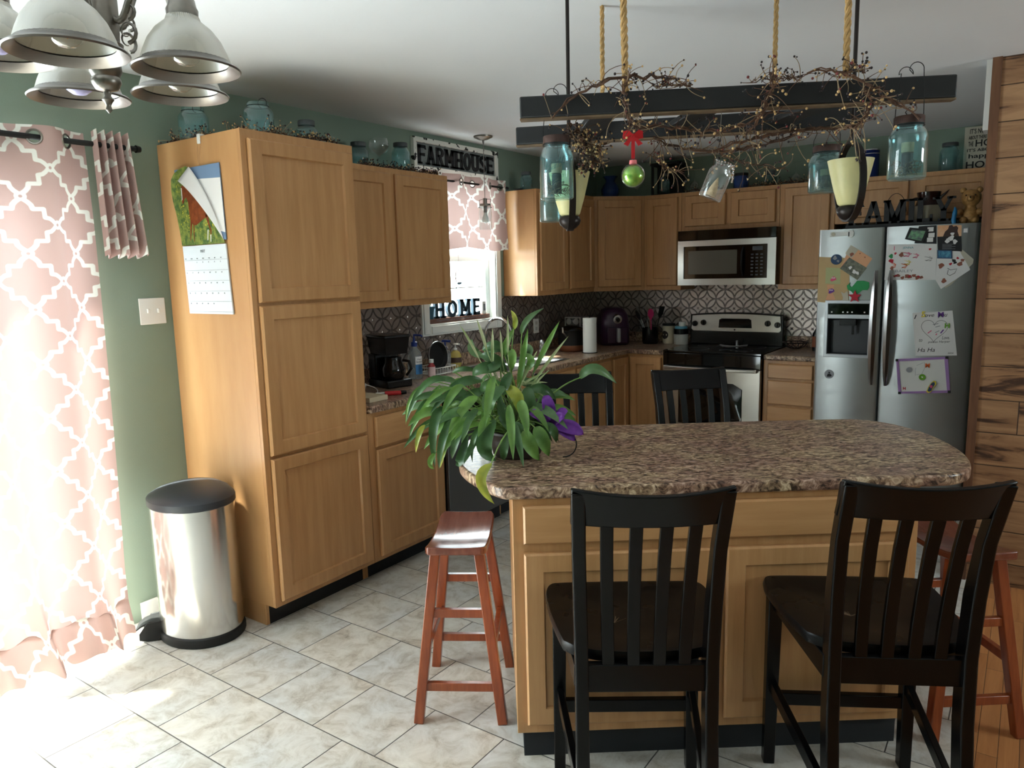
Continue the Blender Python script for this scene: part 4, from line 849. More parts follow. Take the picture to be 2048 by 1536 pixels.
# ---------------------------------------------------------------- mason jars
def jarprof(r, h, neck=.72):
    return [(.001, .0), (r * .9, .001), (r, r * .12), (r, h * .68), (r * .97, h * .75), (r * .85, h * .83), (r * neck, h * .88), (r * neck, h * 1.0), (r * neck - .002, h * 1.0), (r * neck - .003, h * .885), (r * .82, h * .82), (r * .94, h * .74), (r * .97, h * .67), (r * .97, r * .14), (r * .8, .006), (.001, .005)]
def jar(name, label, p, r, h, glass='glass_aqua', lid='rust_lid', group=None, bail=False, wire=0, tilt=None, lidh=.02):
    if 'rust_lid' not in MATS: mat('rust_lid', srgb(78, 56, 50), .5, metal=.3, var=.4, vscale=30); mat('grey_lid', srgb(92, 96, 98), .45, metal=.5)
    t = thing(name, label, 'jar', p, 0, group)
    MB().lathe(jarprof(r, h), n=32, caps=False).build('jar_glass', glass, t, ang=60)
    if lid:
        MB().lathe([(r * .74, h * .93), (r * .78, h * .93), (r * .78, h * .93 + lidh), (r * .74, h * .93 + lidh + .003), (r * .3, h * .93 + lidh + .004), (.001, h * .93 + lidh + .004)], n=32, caps=False, rib=.0004).build('lid', lid, t, ang=40)
    if bail: MB().tube(arc((r * .5, 0, h * .97), .02, -.5, 4.5, 16, (.8, .5, 0)), .0015, 6).tube([(r * .73 * math.cos(a), r * .73 * math.sin(a), h * .9) for a in np.linspace(0, 2 * PI, 24)], .0012, 5).build('wire_bail', 'black_matte', t)
    if wire:
        q = r * .78; mb = MB(); mb.tube([(q * math.cos(a), q * math.sin(a), h * .9) for a in np.linspace(0, 2 * PI, 28)], .0014, 5)
        mb.tube([(-q, 0, h * .9), (-q * .96, 0, h + .03), (-q * .7, .0, wire - .02)] + arc((-q * .25, .012, wire - .02), q * .5, PI, 0, 12, (1, 0, 0), (0, 0, 1)) + arc((q * .35, .0, wire - .01), q * .5, PI, .3, 12) + [(q * .96, -.0, h + .05), (q, 0, h * .9)], .0013, 5); mb.build('hanging_wire', 'black_matte', t)
    if tilt: t.rotation_euler = tilt
    return t
random.seed(11)
def candle_fill(t, r, h):
    if 'moss' not in MATS: mat('moss', srgb(120, 106, 78), .8, col2=srgb(60, 52, 40), vscale=90); mat('cork', srgb(176, 154, 120), .8, var=.3, vscale=50); mat('beads', srgb(196, 160, 90), .3, metal=.5)
    mb = MB()
    for i in range(110):
        a, rr_, z = random.uniform(0, 2 * PI), r * .85 * random.random() ** .5, .01 + random.random() * h * .22; p = Vector((rr_ * math.cos(a), rr_ * math.sin(a), z)); q = p + Vector((random.gauss(0, .012), random.gauss(0, .012), random.uniform(0, .015)))
        if math.hypot(q.x, q.y) > r * .9: continue
        mb.tube([p, (p + q) / 2 + Vector((0, 0, .003)), q], .0012, 4)
    tag(mb.build('dried_moss', 'moss', t), kind='stuff')
    MB().lathe([(.001, .02), (r * .3, .02), (r * .3, h * .42), (r * .24, h * .44), (.001, h * .44)], n=20).build('wick_tin', 'black_matte', t)
    MB().lathe([(.001, h * .445), (r * .33, h * .445), (r * .34, h * .60), (.001, h * .60)], n=18).build('candle_stub', 'cork', t)
j = jar('hanging_jar', 'large aqua glass jar hanging at left end of front rail, full of moss', RK(.111, .03, 1.782), .054, .188, 'glass_aqua', 'rust_lid', 'aqua jars hanging from the rack', wire=.345); j.rotation_euler = (0, 0, RA + .12); candle_fill(j, .052, .188)
mb = MB(); vs, fs = textmesh('Ball', .0, .35); a = np.array(vs); mn, mx_ = a.min(0), a.max(0)
def wrap(mb, s, z0, hgt, ang, r, shear=0):
    vs, fs = textmesh(s, 0, shear); a = np.array(vs); mn, mx_ = a.min(0), a.max(0); k = hgt / (mx_[1] - mn[1]); w_ = (mx_[0] - mn[0]) * k
    P_ = []
    for v in vs:
        x = (v[0] - mn[0]) * k - w_ / 2; th = ang + x / r; rr_ = r + .0002 + (v[2] + .5) * .0012; P_.append((rr_ * math.cos(th), rr_ * math.sin(th), z0 + (v[1] - mn[1]) * k + x * .3 * (shear > 0)))
    mb.add(P_, fs)
wrap(mb, 'Ball', .09, .03, -1.75, .054, .35); wrap(mb, 'PERFECT', .066, .009, -1.6, .054); wrap(mb, 'MASON', .05, .009, -1.6, .054)
mb.build('embossed_lettering', 'glass_aqua', j)
k5 = jar('hanging_jar', 'large aqua glass jar hanging at right end of front rail', RK(1.162, .03, 1.80), .0535, .172, 'glass_aqua', 'rust_lid', 'aqua jars hanging from the rack', wire=.325); k5.rotation_euler = (0, 0, RA + .1); candle_fill(k5, .052, .18)
mb = MB(); mb.tube([(0, 0, .178), (-.012, 0, .195), (0, 0, .21), (.01, 0, .195), (-.004, 0, .18)], .0015, 5); mb.build('twisted_wire', 'black_matte', k5)
k4 = jar('hanging_jar', 'blue-green glass jar hanging from rear rail behind right pendant', RK(1.05, .515, 1.813), .06, .155, 'glass_teal', 'rust_lid', 'aqua jars hanging from the rack', wire=.235); k4.rotation_euler = (0, 0, RA); candle_fill(k4, .055, .14)
jx = k2 = jar('hanging_jar', 'small aqua glass jar hanging from rear rail behind left pendant', RK(.045, .515, 1.742), .046, .12, 'glass_aqua', 'rust_lid', 'aqua jars hanging from the rack', wire=.30)
kc = jar('hanging_jar', 'small tilted clear glass jar holding a little shell-coloured cone tree', RK(.590, .055, 1.768), .036, .118, 'glass_clear', None, None, tilt=(.06, .40, RA)); k = kc
MB().lathe([(.001, .012), (.016, .012), (.014, .03), (.008, .052), (.001, .07)], n=14).build('cone_tree', mat('sand', srgb(206, 178, 140), .8, var=.3, vscale=80), k, ang=60)
mb = MB()
for i in range(46):
    a = i * .36; mb.ball((.028 * math.cos(a) if i < 20 else .03 + .0006 * (i - 20), .028 * math.sin(a) if i < 20 else .01 * math.sin(i * .9), .116 + .002 * math.sin(i) - (0 if i < 20 else .0018 * (i - 20))), .003, 6, 4)
mb.build('bead_string', 'chrome', k)
MB().tube([(-.026, 0, .108), (-.03, 0, .14), (-.04, .0, .17), (-.075, 0, .262)], .001, 5).build('hanging_wire', 'nickel', k)
# bauble
t = thing('bauble', 'green and gold glass bauble on a red ribbon bow below the rack', 'ornament', RK(.353, -.02, 1.842))
MB().ball((0, 0, 0), .036, 28, 18).build('glass_ball', 'glass_clear', t, ang=60)
MB().ball((0, 0, -.001), .033, 24, 16).build('foil_core', mat('green_foil', srgb(96, 160, 46), .28, metal=.6, col2=srgb(150, 190, 70), vscale=40), t, ang=60)
MB().lathe([(.001, .046), (.011, .046), (.0125, .035), (.012, .034)], n=16).build('cap', mat('pink_cap', srgb(214, 110, 112), .4), t)
mat('red_ribbon', srgb(186, 22, 30), .55)
mb = MB()
mb.box(-.0055, .0055, -.0008, .0008, .05, .125)
for sx in (-1, 1): mb.rings([[(sx * x, y, z) for x, y, z in ((.0, -.004, .122), (.016, -.008, .135 + .0), (.03, -.002, .132), (.032, .004, .112), (.016, .006, .110), (.0, .004, .115))], [(sx * x, y + .003, z) for x, y, z in ((.0, -.004, .122), (.016, -.008, .135), (.03, -.002, .132), (.032, .004, .112), (.016, .006, .110), (.0, .004, .115))]]); mb.prism([(sx * .0, .115), (sx * .012, .112), (sx * .03, .095), (sx * .016, .088)], -.0015, .0015, lambda x, z, y: (x, y, z))
mb.build('ribbon_bow', 'red_ribbon', t); MB().tube([(0, 0, .125), (0, .0, .18), (.006, .016, .189 - .0)], .0008, 5).build('hook_wire', 'nickel', t)
t.rotation_euler = (0, 0, RA + .2); t.scale = (KR, KR, KR)
for q in (j, k5, k4, k2, kc): q.scale = (KR, KR, KR)

# ---------------------------------------------------------------- berry garlands
mat('vine', srgb(108, 76, 56), .8, col2=srgb(70, 48, 38), vscale=30); mat('twig_light', srgb(150, 128, 100), .8); mat('berry_cream', srgb(214, 176, 120), .4, var=.2, vscale=40); mat('berry_dark', srgb(34, 22, 26), .4); mat('berry_red', srgb(112, 40, 40), .45)
def garland(name, label, vines, ntw, seed, lmax=.075, up=None, r0=.004, group=None, dark=.5, dens=1, br=1):
    rng = random.Random(seed); t = thing(name, label, 'garland', (0, 0, 0), 0, group)
    v = MB(); tw = MB(); tl_ = MB(); cb_ = MB(); db = MB(); rb = MB()
    for path in vines:
        pts = bez(path, 26); pts = [p + Vector((rng.gauss(0, .003), rng.gauss(0, .003), rng.gauss(0, .003))) for p in pts]
        v.tube(pts, [r0 * (1 - .5 * abs(i / 13 - 1)) for i in range(27)], 6); v.tube([p + Vector((.006 * math.sin(i), .006 * math.cos(i), .004)) for i, p in enumerate(pts)], r0 * .5, 5)
        for k in range(ntw):
            b = rng.choice(pts); L = rng.uniform(.25, 1) * lmax; d = Vector((rng.gauss(0, 1), rng.gauss(0, 1), rng.gauss(0, 1) if up is None else abs(rng.gauss(0, .8)) * up)).normalized()
            c1 = b + d * L * .5 + Vector((rng.gauss(0, 1), rng.gauss(0, 1), rng.gauss(0, 1))) * L * .18; e = b + d * L + Vector((0, 0, -L * .15 if up is None else 0))
            (tw if rng.random() < .6 else tl_).tube(bez([b, c1, e], 5), [.0013, .0012, .0011, .001, .0009, .0008], 4, False)
            for q in range(rng.choice((1, 1, 2, 3))):
                pp = e + Vector((rng.gauss(0, .005), rng.gauss(0, .005), rng.gauss(0, .005))) * (q > 0); R_ = rng.uniform(.0022, .0042) * br
                (db if rng.random() < dark else cb_ if rng.random() < .85 else rb).ball(pp, R_, 6, 4)
    v.build('vine', 'vine', t)
    if tw.v: tag(tw.build('dark_twigs', 'vine', t), kind='stuff')
    if tl_.v: tag(tl_.build('light_twigs', 'twig_light', t), kind='stuff')
    for n_, b_, m_ in (('cream_berries', cb_, 'berry_cream'), ('dark_berries', db, 'berry_dark'), ('red_berries', rb, 'berry_red')):
        if b_.v: tag(b_.build(n_, m_, t, ang=180), kind='stuff')
    return t
garland('berry_garland', 'long berry and twig garland twined along the ladder rack', [
    [RK(.10, -.012, 2.03), RK(.18, -.01, 2.12), RK(.33, 0, 2.17), RK(.45, .01, 2.145), RK(.53, .03, 2.10)],
    [RK(.15, .05, 2.02), RK(.13, .16, 1.97), RK(.2, .2, 2.0), RK(.25, .18, 1.93)],
    [RK(.34, -.012, 2.14), RK(.31, -.02, 2.07), RK(.33, -.02, 2.0), RK(.38, .0, 1.98)],
    [RK(.38, .04, 1.99), RK(.48, .1, 2.02), RK(.58, .1, 1.95), RK(.68, .06, 1.97), RK(.80, .03, 2.03)],
    [RK(.42, .12, 1.97), RK(.52, .14, 1.93), RK(.64, .16, 1.90), RK(.75, .14, 1.93), RK(.88, .12, 1.97)],
    [RK(.60, .04, 1.91), RK(.72, .06, 1.95), RK(.85, .1, 1.98), RK(.98, .12, 1.97)],
    [RK(.76, -.013, 2.12), RK(.765, -.02, 2.06), RK(.74, -.01, 2.0), RK(.70, .05, 1.96)],
    [RK(.86, -.012, 2.115), RK(.98, -.02, 2.13), RK(1.03, -.018, 2.07), RK(1.09, -.02, 2.01), RK(1.17, -.03, 1.97)],
    [RK(1.02, -.02, 2.06), RK(1.06, -.03, 2.0), RK(1.02, -.02, 1.95), RK(.97, 0, 1.95)],
], 44, 3, .085)
garland('berry_garland', 'thick tangle of twigs hanging beside the large aqua jar', [[RK(.16, .09, 2.02), RK(.22, .1, 1.98), RK(.17, .12, 1.93), RK(.24, .1, 1.90)], [RK(.15, .12, 2.0), RK(.2, .16, 1.95), RK(.26, .14, 1.96)], [RK(.18, .1, 1.99), RK(.26, .09, 1.94), RK(.2, .1, 1.89)]], 60, 8, .05, dark=.45)
garland('berry_garland', 'dark berry sprigs standing up on top of the front rail', [[RK(.42, .01, 2.103), RK(.46, .02, 2.12), RK(.5, .02, 2.105)], [RK(.70, .01, 2.103), RK(.78, .015, 2.115), RK(.85, .02, 2.104)], [RK(.95, .01, 2.103), RK(1.0, .01, 2.13), RK(1.03, .02, 2.11)]], 26, 9, .07, up=1, r0=.002, dark=.75)
garland('berry_garland', 'drooping pale twigs below the rear rail left of clear jar', [[RK(.42, .3, 1.95), RK(.45, .3, 1.9), RK(.52, .3, 1.88)], [RK(.6, .3, 1.96), RK(.72, .3, 1.9), RK(.86, .3, 1.88)]], 26, 10, .09, r0=.002, dark=.45)
# sprigs on the cabinet tops
def tops(label, pts, seed, n=40, l=.06, d=.6, z=HU):
    v = []
    for (x0, y0), (x1, y1) in zip(pts[:-1], pts[1:]): v.append([Vector((x0, y0, z + .006)), Vector(((x0 + x1) / 2, (y0 + y1) / 2, z + .025)), Vector((x1, y1, z + .006))])
    return garland('berry_sprig', label, v, n, seed, l, up=1, r0=.003, dark=d)
tops('dry sprig round the left jar on the pantry top', [(.06, 1.945), (.2, 1.965), (.34, 1.945)], 21, 34, .06, .7, HT)
tops('dry twig sprig round the tall jar at pantry front corner', [(.42, 2.0), (.53, 2.06), (.57, 2.22)], 22, 36, .075, .35, HT)
tops('dry brown sprig along the pantry front edge by dark-lidded jar', [(.575, 2.24), (.57, 2.36), (.58, 2.45)], 23, 44, .04, .5, HT)
tops('dark red berry sprig on wall cabinet between two lidded jars', [(.24, 2.92), (.25, 3.1), (.25, 3.25), (.27, 3.35)], 24, 50, .045, .75)
tops('dark berry sprig on wall cabinet below the farmhouse sign', [(.26, 3.40), (.27, 3.47), (.27, 3.54)], 25, 40, .04, .8)
tops('berry sprig on top of cabinets right of the black lantern', [(.95, D - .26), (1.1, D - .25), (1.25, D - .27)], 26, 40, .045, .8)
tops('berry sprig on top of cabinets above the microwave', [(1.45, D - .26), (1.62, D - .24), (1.8, D - .26), (1.95, D - .25)], 27, 40, .05, .7)
# jars on the cabinet tops
g = 'glass jars on the cabinet tops'
jar('mason_jar', 'aqua jar with wire bail at the wall end of pantry top', (.19, 1.99, HT), .064, .145, 'glass_aqua', None, g, bail=True)
jar('mason_jar', 'aqua jar with wire bail at the middle of pantry top', (.46, 2.13, HT), .064, .15, 'glass_aqua', None, g, bail=True)
jar('mason_jar', 'dark-lidded teal jar at the far end of pantry top', (.45, 2.40, HT), .05, .10, 'glass_teal', 'grey_lid', g)
tag(MB().lathe([(.001, .001), (.045, .001), (.05, .03), (.052, .055), (.050, .055), (.047, .03), (.043, .005), (.001, .004)], (.45, 2.56 - .08 + .02, HT), n=28, caps=False).build('glass_bowl', 'glass_clear', ang=60), 'small clear glass dish at right end of pantry top', 'bowl')
jar('mason_jar', 'grey-lidded teal jar left of the wine glass on wall cabinet', (.14, 3.02, HU), .055, .135, 'glass_teal', 'grey_lid', g)
jar('mason_jar', 'tall lidded aqua jar right of the wine glass on wall cabinet', (.14, 3.36, HU), .055, .175, 'glass_aqua', 'grey_lid', g)
def wineglass(label, p, h=.16, r=.035, flip=False):
    pr_ = [(.001, .001), (r * .9, .001), (r * .9, .003), (.004, .008), (.0035, h * .45), (.008, h * .5), (r * .8, h * .62), (r, h * .78), (r * .85, h), (r * .83, h), (r * .96, h * .78), (r * .76, h * .63), (.004, h * .52), (.001, h * .51)]
    if flip: pr_ = [(a, h - b) for a, b in pr_]
    return tag(MB().lathe(pr_, p, n=28, caps=False).build('wine_glass', 'glass_clear', ang=60), label, 'glass')
wineglass('clear wine glass between two lidded jars on wall cabinet', (.13, 3.19, HU), .19, .06)
jar('mason_jar', 'teal jar on wall cabinet right of the kitchen window', (.15, 4.68, HU), .045, .125, 'glass_teal', 'grey_lid', g)
wineglass('clear stem glass left of the blue vase on cabinet top', (.14, 4.93, HU), .15, .035)
tag(MB().box(.10, .16, 4.585, 4.63, HU + .001, HU + .014).build('remote_box', 'black_matte', bevel=.003), 'small black box at the near end of cabinet right of window', 'box')
jar('mason_jar', 'small dark teal jar on cabinet top beside the corner', (.15, 5.12, HU), .04, .10, 'glass_teal', 'grey_lid', g)
t = thing('blue_vase', 'cobalt blue glass vase on the diagonal corner cabinet top', 'vase', (.23, 5.86, HU))
MB().lathe([(.001, .001), (.05, .001), (.055, .01), (.075, .05), (.08, .09), (.06, .13), (.04, .155), (.045, .175), (.065, .2), (.06, .2), (.038, .17), (.035, .15), (.055, .125), (.07, .085), (.001, .01)], n=32, caps=False).build('vase_body', 'glass_blue', t, ang=60)
wineglass('tall thin stem glass between blue vase and black lantern', (.48, 5.86, HU), .14, .03)
t = thing('lantern', 'black open lantern with a lidded jar inside on cabinet top', 'lantern', (.755, 5.87, HU))
mb = MB()
for sx in (-1, 1):
    for sy_ in (-1, 1): mb.box(sx * .11 - .009, sx * .11 + .009, sy_ * .06 - .009, sy_ * .06 + .009, .001, .24)
mb.box(-.12, .12, -.07, .07, .0005, .014).box(-.125, .125, -.075, .075, .24, .26); mb.build('frame', 'black_matte', t, bevel=.002)
MB().box(-.1, .1, .05, .056, .015, .239).build('back_panel', 'black_matte', t)
jar('mason_jar', 'dark jar standing inside the black lantern', (.73, 5.865, HU + .0145), .045, .15, 'glass_teal', 'grey_lid', g)
wineglass('upside-down clear wine glass right of the black lantern', (.985, 5.86, HU), .2, .045, True)
t = thing('blue_jar', 'cobalt blue canister with dark lid above the microwave', 'jar', (1.365, 5.85, HU))
MB().lathe([(.001, .001), (.055, .001), (.058, .01), (.058, .085), (.05, .095), (.05, .1)], n=28).build('jar_glass', 'glass_blue', t, ang=60); MB().lathe([(.052, .1005), (.054, .102), (.054, .12), (.001, .124)], n=28).build('lid', 'black_matte', t)
jar('mason_jar', 'small pale teal jar right of the blue canister', (1.585, 5.87, HU), .044, .105, 'glass_teal', 'grey_lid', g)
wineglass('upside-down clear tumbler glass between two teal jars', (1.77, 5.87, HU), .17, .04, True)
jar('mason_jar', 'tall teal jar left of the hanging jar above fridge-side cabinet', (1.93, 5.87, HU), .052, .16, 'glass_teal', 'grey_lid', g)
t = thing('blue_canister', 'tall royal blue canister with silver bands above the fridge', 'canister', (2.27, 5.87, HU))
MB().lathe([(.001, .001), (.06, .001), (.06, .19), (.055, .195), (.001, .195)], n=32).build('canister_body', mat('royal_blue', srgb(24, 44, 110), .2), t, ang=50)
MB().lathe([(.061, .165), (.062, .166), (.062, .17), (.061, .171)], n=32, caps=False).lathe([(.061, .19), (.062, .191), (.062, .198), (.056, .2), (.001, .2)], n=32, caps=False).build('silver_band', 'chrome', t)
jar('mason_jar', 'aqua-green jar left of the quotation board above fridge', (2.755, 5.87, HU), .062, .18, 'glass_aqua', 'grey_lid', g)
# quotation board
t = thing('quote_board', 'cream board lettered with a home quotation above the fridge', 'sign', (2.83, 5.92, HU), 0)
bd = MB().box(0, .36, .0, .02, .001, .285).build('board', mat('cream_board', srgb(196, 190, 172), .8), t, bevel=.002)
mb = MB()
for s_, z, h_, w_, x in (("IT'S NOT", .24, .032, .10, .03), ('BIG', .235, .045, .09, .15), ('ABOUT THERE', .205, .022, .10, .025), ('HOUSE', .155, .045, .2, .065), ('THE', .16, .03, .028, .025), ("IT'S ABOUT", .125, .02, .17, .02), ('happy', .075, .036, .15, .03), ('HOME', .018, .045, .2, .018)):
    addtext(mb, s_, (x, -.0008, z), (1, 0, 0), (0, 0, 1), width=w_, height=h_, th=.0007, bold=.015)
mb.build('lettering', 'black_matte', bd)
# ---------------------------------------------------------------- lettering made of strokes
def letters(mb, word, x0, widths, gap, z0, h, t, y0, y1, f, serif=True):
    """slab letters as prisms in the plane f(x, z, depth)"""
    def quad(a, b, c, d): mb.prism([a, b, c, d], y0, y1, f)
    def bar(xa, za, xb, zb, w=None, horiz=False):
        w = (w or t) / 2
        if horiz: quad((xa, za - w), (xb, zb - w), (xb, zb + w), (xa, za + w))
        else: quad((xa - w, za), (xa + w, za), (xb + w, zb), (xb - w, zb))
    x = x0
    for ch, w in zip(word, widths):
        L, R, B, T = x, x + w, z0, z0 + h; s = t * .45; o = t * .55
        def slab(cx, z, ww=None): bar(cx - (ww or t * .95), z, cx + (ww or t * .95), z, s, True)
        l, r, m = L + o, R - o, (L + R) / 2
        if ch == 'H':
            bar(l, B, l, T); bar(r, B, r, T); bar(l, (B + T) / 2, r, (B + T) / 2, t * .7, True)
            for c_ in (l, r): slab(c_, B + s / 2); slab(c_, T - s / 2)
        elif ch in 'OU':
            n = 24; ring = []
            if ch == 'O':
                for q in range(n + 1):
                    a = 2 * PI * q / n; ring.append(((m + (w / 2) * math.cos(a), (B + T) / 2 + h / 2 * math.sin(a)), (m + (w / 2 - t) * math.cos(a), (B + T) / 2 + (h / 2 - t * .8) * math.sin(a))))
            else:
                ring = [((L, T), (L + t, T))] + [((m + w / 2 * math.cos(a), B + w * .45 + w * .45 * math.sin(a)), (m + (w / 2 - t) * math.cos(a), B + w * .45 + (w * .45 - t) * math.sin(a))) for a in np.linspace(PI, 2 * PI, 12)] + [((R, T), (R - t, T))]
                slab(L + t / 2, T - s / 2); slab(R - t / 2, T - s / 2)
            for (a, b), (c_, d) in zip(ring[:-1], ring[1:]): quad(a, c_, d, b)
        elif ch == 'M':
            bar(l, B, l, T); bar(r, B, r, T); bar(l + t * .1, T, m, B + h * .25, t * .9); bar(r - t * .1, T, m, B + h * .25, t * .9)
            for c_ in (l, r): slab(c_, B + s / 2); slab(c_ , T - s / 2, t * .7)
        elif ch in 'EF':
            bar(l, B, l, T); bar(L, T - s * .8, R, T - s * .8, s * 1.5, True); bar(l, (B + T) / 2, R - w * .2, (B + T) / 2, s * 1.3, True); bar(R - s, T, R, T - h * .22, s); bar(R - w * .2, (B + T) / 2 - h * .08, R - w * .2, (B + T) / 2 + h * .08, s)
            if ch == 'E': bar(L, B + s * .8, R, B + s * .8, s * 1.5, True); bar(R, B + h * .22, R - s, B, s)
            else: slab(l, B + s / 2)
        elif ch == 'A':
            bar(L + o, B, m, T, t); bar(R - o, B, m, T, t); bar(L + w * .25, B + h * .32, R - w * .25, B + h * .32, s * 1.2, True); slab(L + o, B + s / 2, t * .8); slab(R - o, B + s / 2, t * .8)
        elif ch == 'I': bar(m, B, m, T); slab(m, B + s / 2); slab(m, T - s / 2)
        elif ch == 'L': bar(l, B, l, T); slab(l, T - s / 2); bar(L, B + s * .8, R, B + s * .8, s * 1.5, True); bar(R - s * .5, B, R - s * .5, B + h * .3, s)
        elif ch == 'Y': bar(m, B, m, B + h * .5); bar(m, B + h * .42, L + o, T, t * .9); bar(m, B + h * .42, R - o, T, t * .7); slab(m, B + s / 2); slab(L + o, T - s / 2, t * .8); slab(R - o, T - s / 2, t * .8)
        elif ch == 'R':
            bar(l, B, l, T); pr_ = [((m + (w * .5 - t * 0) * math.cos(a) * .95, B + h * .74 + h * .26 * math.sin(a)), (m + (w * .5 - t) * math.cos(a) * .95, B + h * .74 + (h * .26 - s * 1.4) * math.sin(a))) for a in np.linspace(-PI / 2, PI / 2, 9)]
            for (a, b), (c_, d) in zip(pr_[:-1], pr_[1:]): quad(a, c_, d, b)
            bar(l, T - s * .7, m, T - s * .7, s * 1.4, True); bar(l, B + h * .48 + s * .7, m, B + h * .48 + s * .7, s * 1.4, True); bar(R - o, B, m, B + h * .5, t * .95); slab(l, B + s / 2); slab(R - o, B + s / 2, t * .7)
        elif ch == 'S':
            P_ = [(R - t * .3, T - h * .24), (R - w * .15, T - h * .12), (m, T - t * .45), (L + t * .6, T - h * .16), (L + t * .5, T - h * .32), (m, (B + T) / 2), (R - t * .5, B + h * .32), (R - t * .6, B + h * .16), (m, B + t * .45), (L + w * .15, B + h * .12), (L + t * .3, B + h * .24)]
            for a, b in zip(P_[:-1], P_[1:]):
                dx, dz = b[0] - a[0], b[1] - a[1]; q = math.hypot(dx, dz); nx, nz = -dz / q * t * .45, dx / q * t * .42; e = .12
                quad((a[0] - nx - dx * e, a[1] - nz - dz * e), (b[0] - nx + dx * e, b[1] - nz + dz * e), (b[0] + nx + dx * e, b[1] + nz + dz * e), (a[0] + nx - dx * e, a[1] + nz - dz * e))
        x += w + gap
    return x
# FARMHOUSE sign on the left wall
t = thing('farmhouse_sign', 'long dark sign in chipped white frame reading FARMHOUSE', 'sign', (0, 0, 0))
sy0, sy1, sz0, sz1 = 3.60, 4.50, 2.208, 2.412
fr = MB()
for a in ((sy0, sy1, sz0, sz0 + .03), (sy0, sy1, sz1 - .03, sz1), (sy0, sy0 + .03, sz0 + .03, sz1 - .03), (sy1 - .03, sy1, sz0 + .03, sz1 - .03)): fr.box(.001, .03, *a)
m = mat('chipped_white', srgb(226, 226, 218), .7); nt = m.node_tree; tc = nd(nt, 'ShaderNodeTexCoord'); nz = nd(nt, 'ShaderNodeTexNoise', ins={'Vector': tc.outputs['Object'], 'Scale': 22, 'Detail': 6}); rp = nd(nt, 'ShaderNodeValToRGB', ins={0: nz.outputs[0]}); rp.color_ramp.elements[0].position = .385; rp.color_ramp.elements[0].color = srgb(40, 38, 36); rp.color_ramp.elements[1].position = .40; rp.color_ramp.elements[1].color = srgb(226, 226, 218); nt.links.new(rp.outputs[0], nt.nodes['Principled BSDF'].inputs[0])
fr.build('frame', 'chipped_white', t, bevel=.002)
MB().box(.002, .016, sy0 + .03, sy1 - .03, sz0 + .03, sz1 - .03).build('sign_panel', mat('sign_grey', srgb(128, 134, 132), .75, var=.3, vscale=25), t)
mb = MB(); letters(mb, 'FARMHOUSE', sy0 + .045, [.078, .088, .084, .1, .088, .082, .084, .078, .08], .0055, sz0 + .042, .118, .028, .0165, .021, lambda y, z, d: (d, y, z)); mb.build('lettering', mat('letter_black', srgb(26, 26, 28), .6), t, ang=20)
# HOME letters on the window sill
t = thing('home_letters', 'dark teal letters spelling HOME on a wooden base in kitchen window', 'letters', (0, 0, 0))
MB().box(-.05, -.012, 3.705, 4.40, 1.2215, 1.252).build('wooden_base', mat('old_wood', srgb(120, 86, 74), .75, col2=srgb(90, 60, 50), vscale=8, stretch=(1, .5, 6)), t, bevel=.002)
mb = MB()
for ch, x, w in (('H', 3.80, .1), ('O', 3.93, .105), ('M', 4.07, .115), ('E', 4.215, .08)): letters(mb, ch, x, [w], 0, 1.2525, .118, .03, -.045, -.02, lambda y, z, d: (d, y, z))
mb.build('lettering', mat('teal_paint', srgb(28, 52, 66), .6), t, ang=20)
mb = MB(); addtext(mb, 'Together is a wonderful place to be', (-.0118, 3.80, 1.23), (0, 1, 0), (0, 0, 1), width=.54, height=.016, th=.0008, shear=.3); mb.build('motto', 'ink_grey', t)
t = thing('flower_pot', 'small teal flower pot at left end of kitchen window sill', 'flower pot', (-.03, 3.752, 1.2525))
t.location = (-.03, 3.752, 1.2523); MB().lathe([(.001, .001), (.024, .001), (.032, .07), (.037, .07), (.038, .085), (.034, .085), (.03, .06), (.001, .058)], n=24).build('pot', mat('pot_teal', srgb(44, 84, 102), .5), t, ang=50)
mb = MB()
for i in range(9): a = i * 2.4; mb.tube(bez([(0, 0, .055), (.008 * math.cos(a), .008 * math.sin(a), .1), (.024 * math.cos(a), .024 * math.sin(a), .12 + .01 * (i % 3))], 5), .0022, 5)
mb.build('sprouts', mat('pale_sprout', srgb(190, 196, 176), .7), t)
t = thing('window_thermometer', 'small white thermometer standing beside the letter E in window', 'thermometer', (-.03, 4.345, 1.2523)); MB().box(-.012, .012, -.024, .024, .0005, .095).build('case', 'white_plastic', t, bevel=.006); MB().box(.0122, .014, -.011, .011, .025, .075).build('display', 'ink_grey', t)
t = thing('sun_catcher', 'round wire sun catcher hanging in front of the window pane', 'sun catcher', (-.036, 4.085, 1.53))
MB().tube(arc((0, 0, 0), .043, 0, 2 * PI, 30, (0, 1, 0)), .0028, 6).build('ring', mat('catcher_brown', srgb(120, 90, 80), .5), t); mb = MB().tube([(0, 0, .043), (0, 0, .15)], .0008, 4); mb.build('string', 'catcher_brown', t); MB().prism([(-.03, -.05), (-.012, -.04), (.025, -.042), (.04, -.038), (.02, -.055), (-.005, -.058)], -.002, .002, lambda y, z, d: (d, y, z)).tube([(0, .0, .04), (0, -.008, .01), (0, .008, -.01), (0, 0, -.04)], .0015, 5).build('glass_bird', mat('bird_blue', srgb(110, 140, 160), .3), t)
t = thing('hanging_picture', 'small glass picture hanging at upper left of kitchen window', 'picture', (-.036, 3.86, 1.72)); f_ = MB()
for a in ((-.06, .06, -.065, -.057), (-.06, .06, .057, .065), (-.06, -.052, -.057, .057), (.052, .06, -.057, .057)): f_.box(-.004, .004, *a)
f_.build('frame', 'black_matte', t); MB().box(-.001, .001, -.052, .052, -.057, .057).build('glass', mat('stained', srgb(130, 170, 196), .2, col2=srgb(230, 200, 190), vscale=25, trans=.6), t)
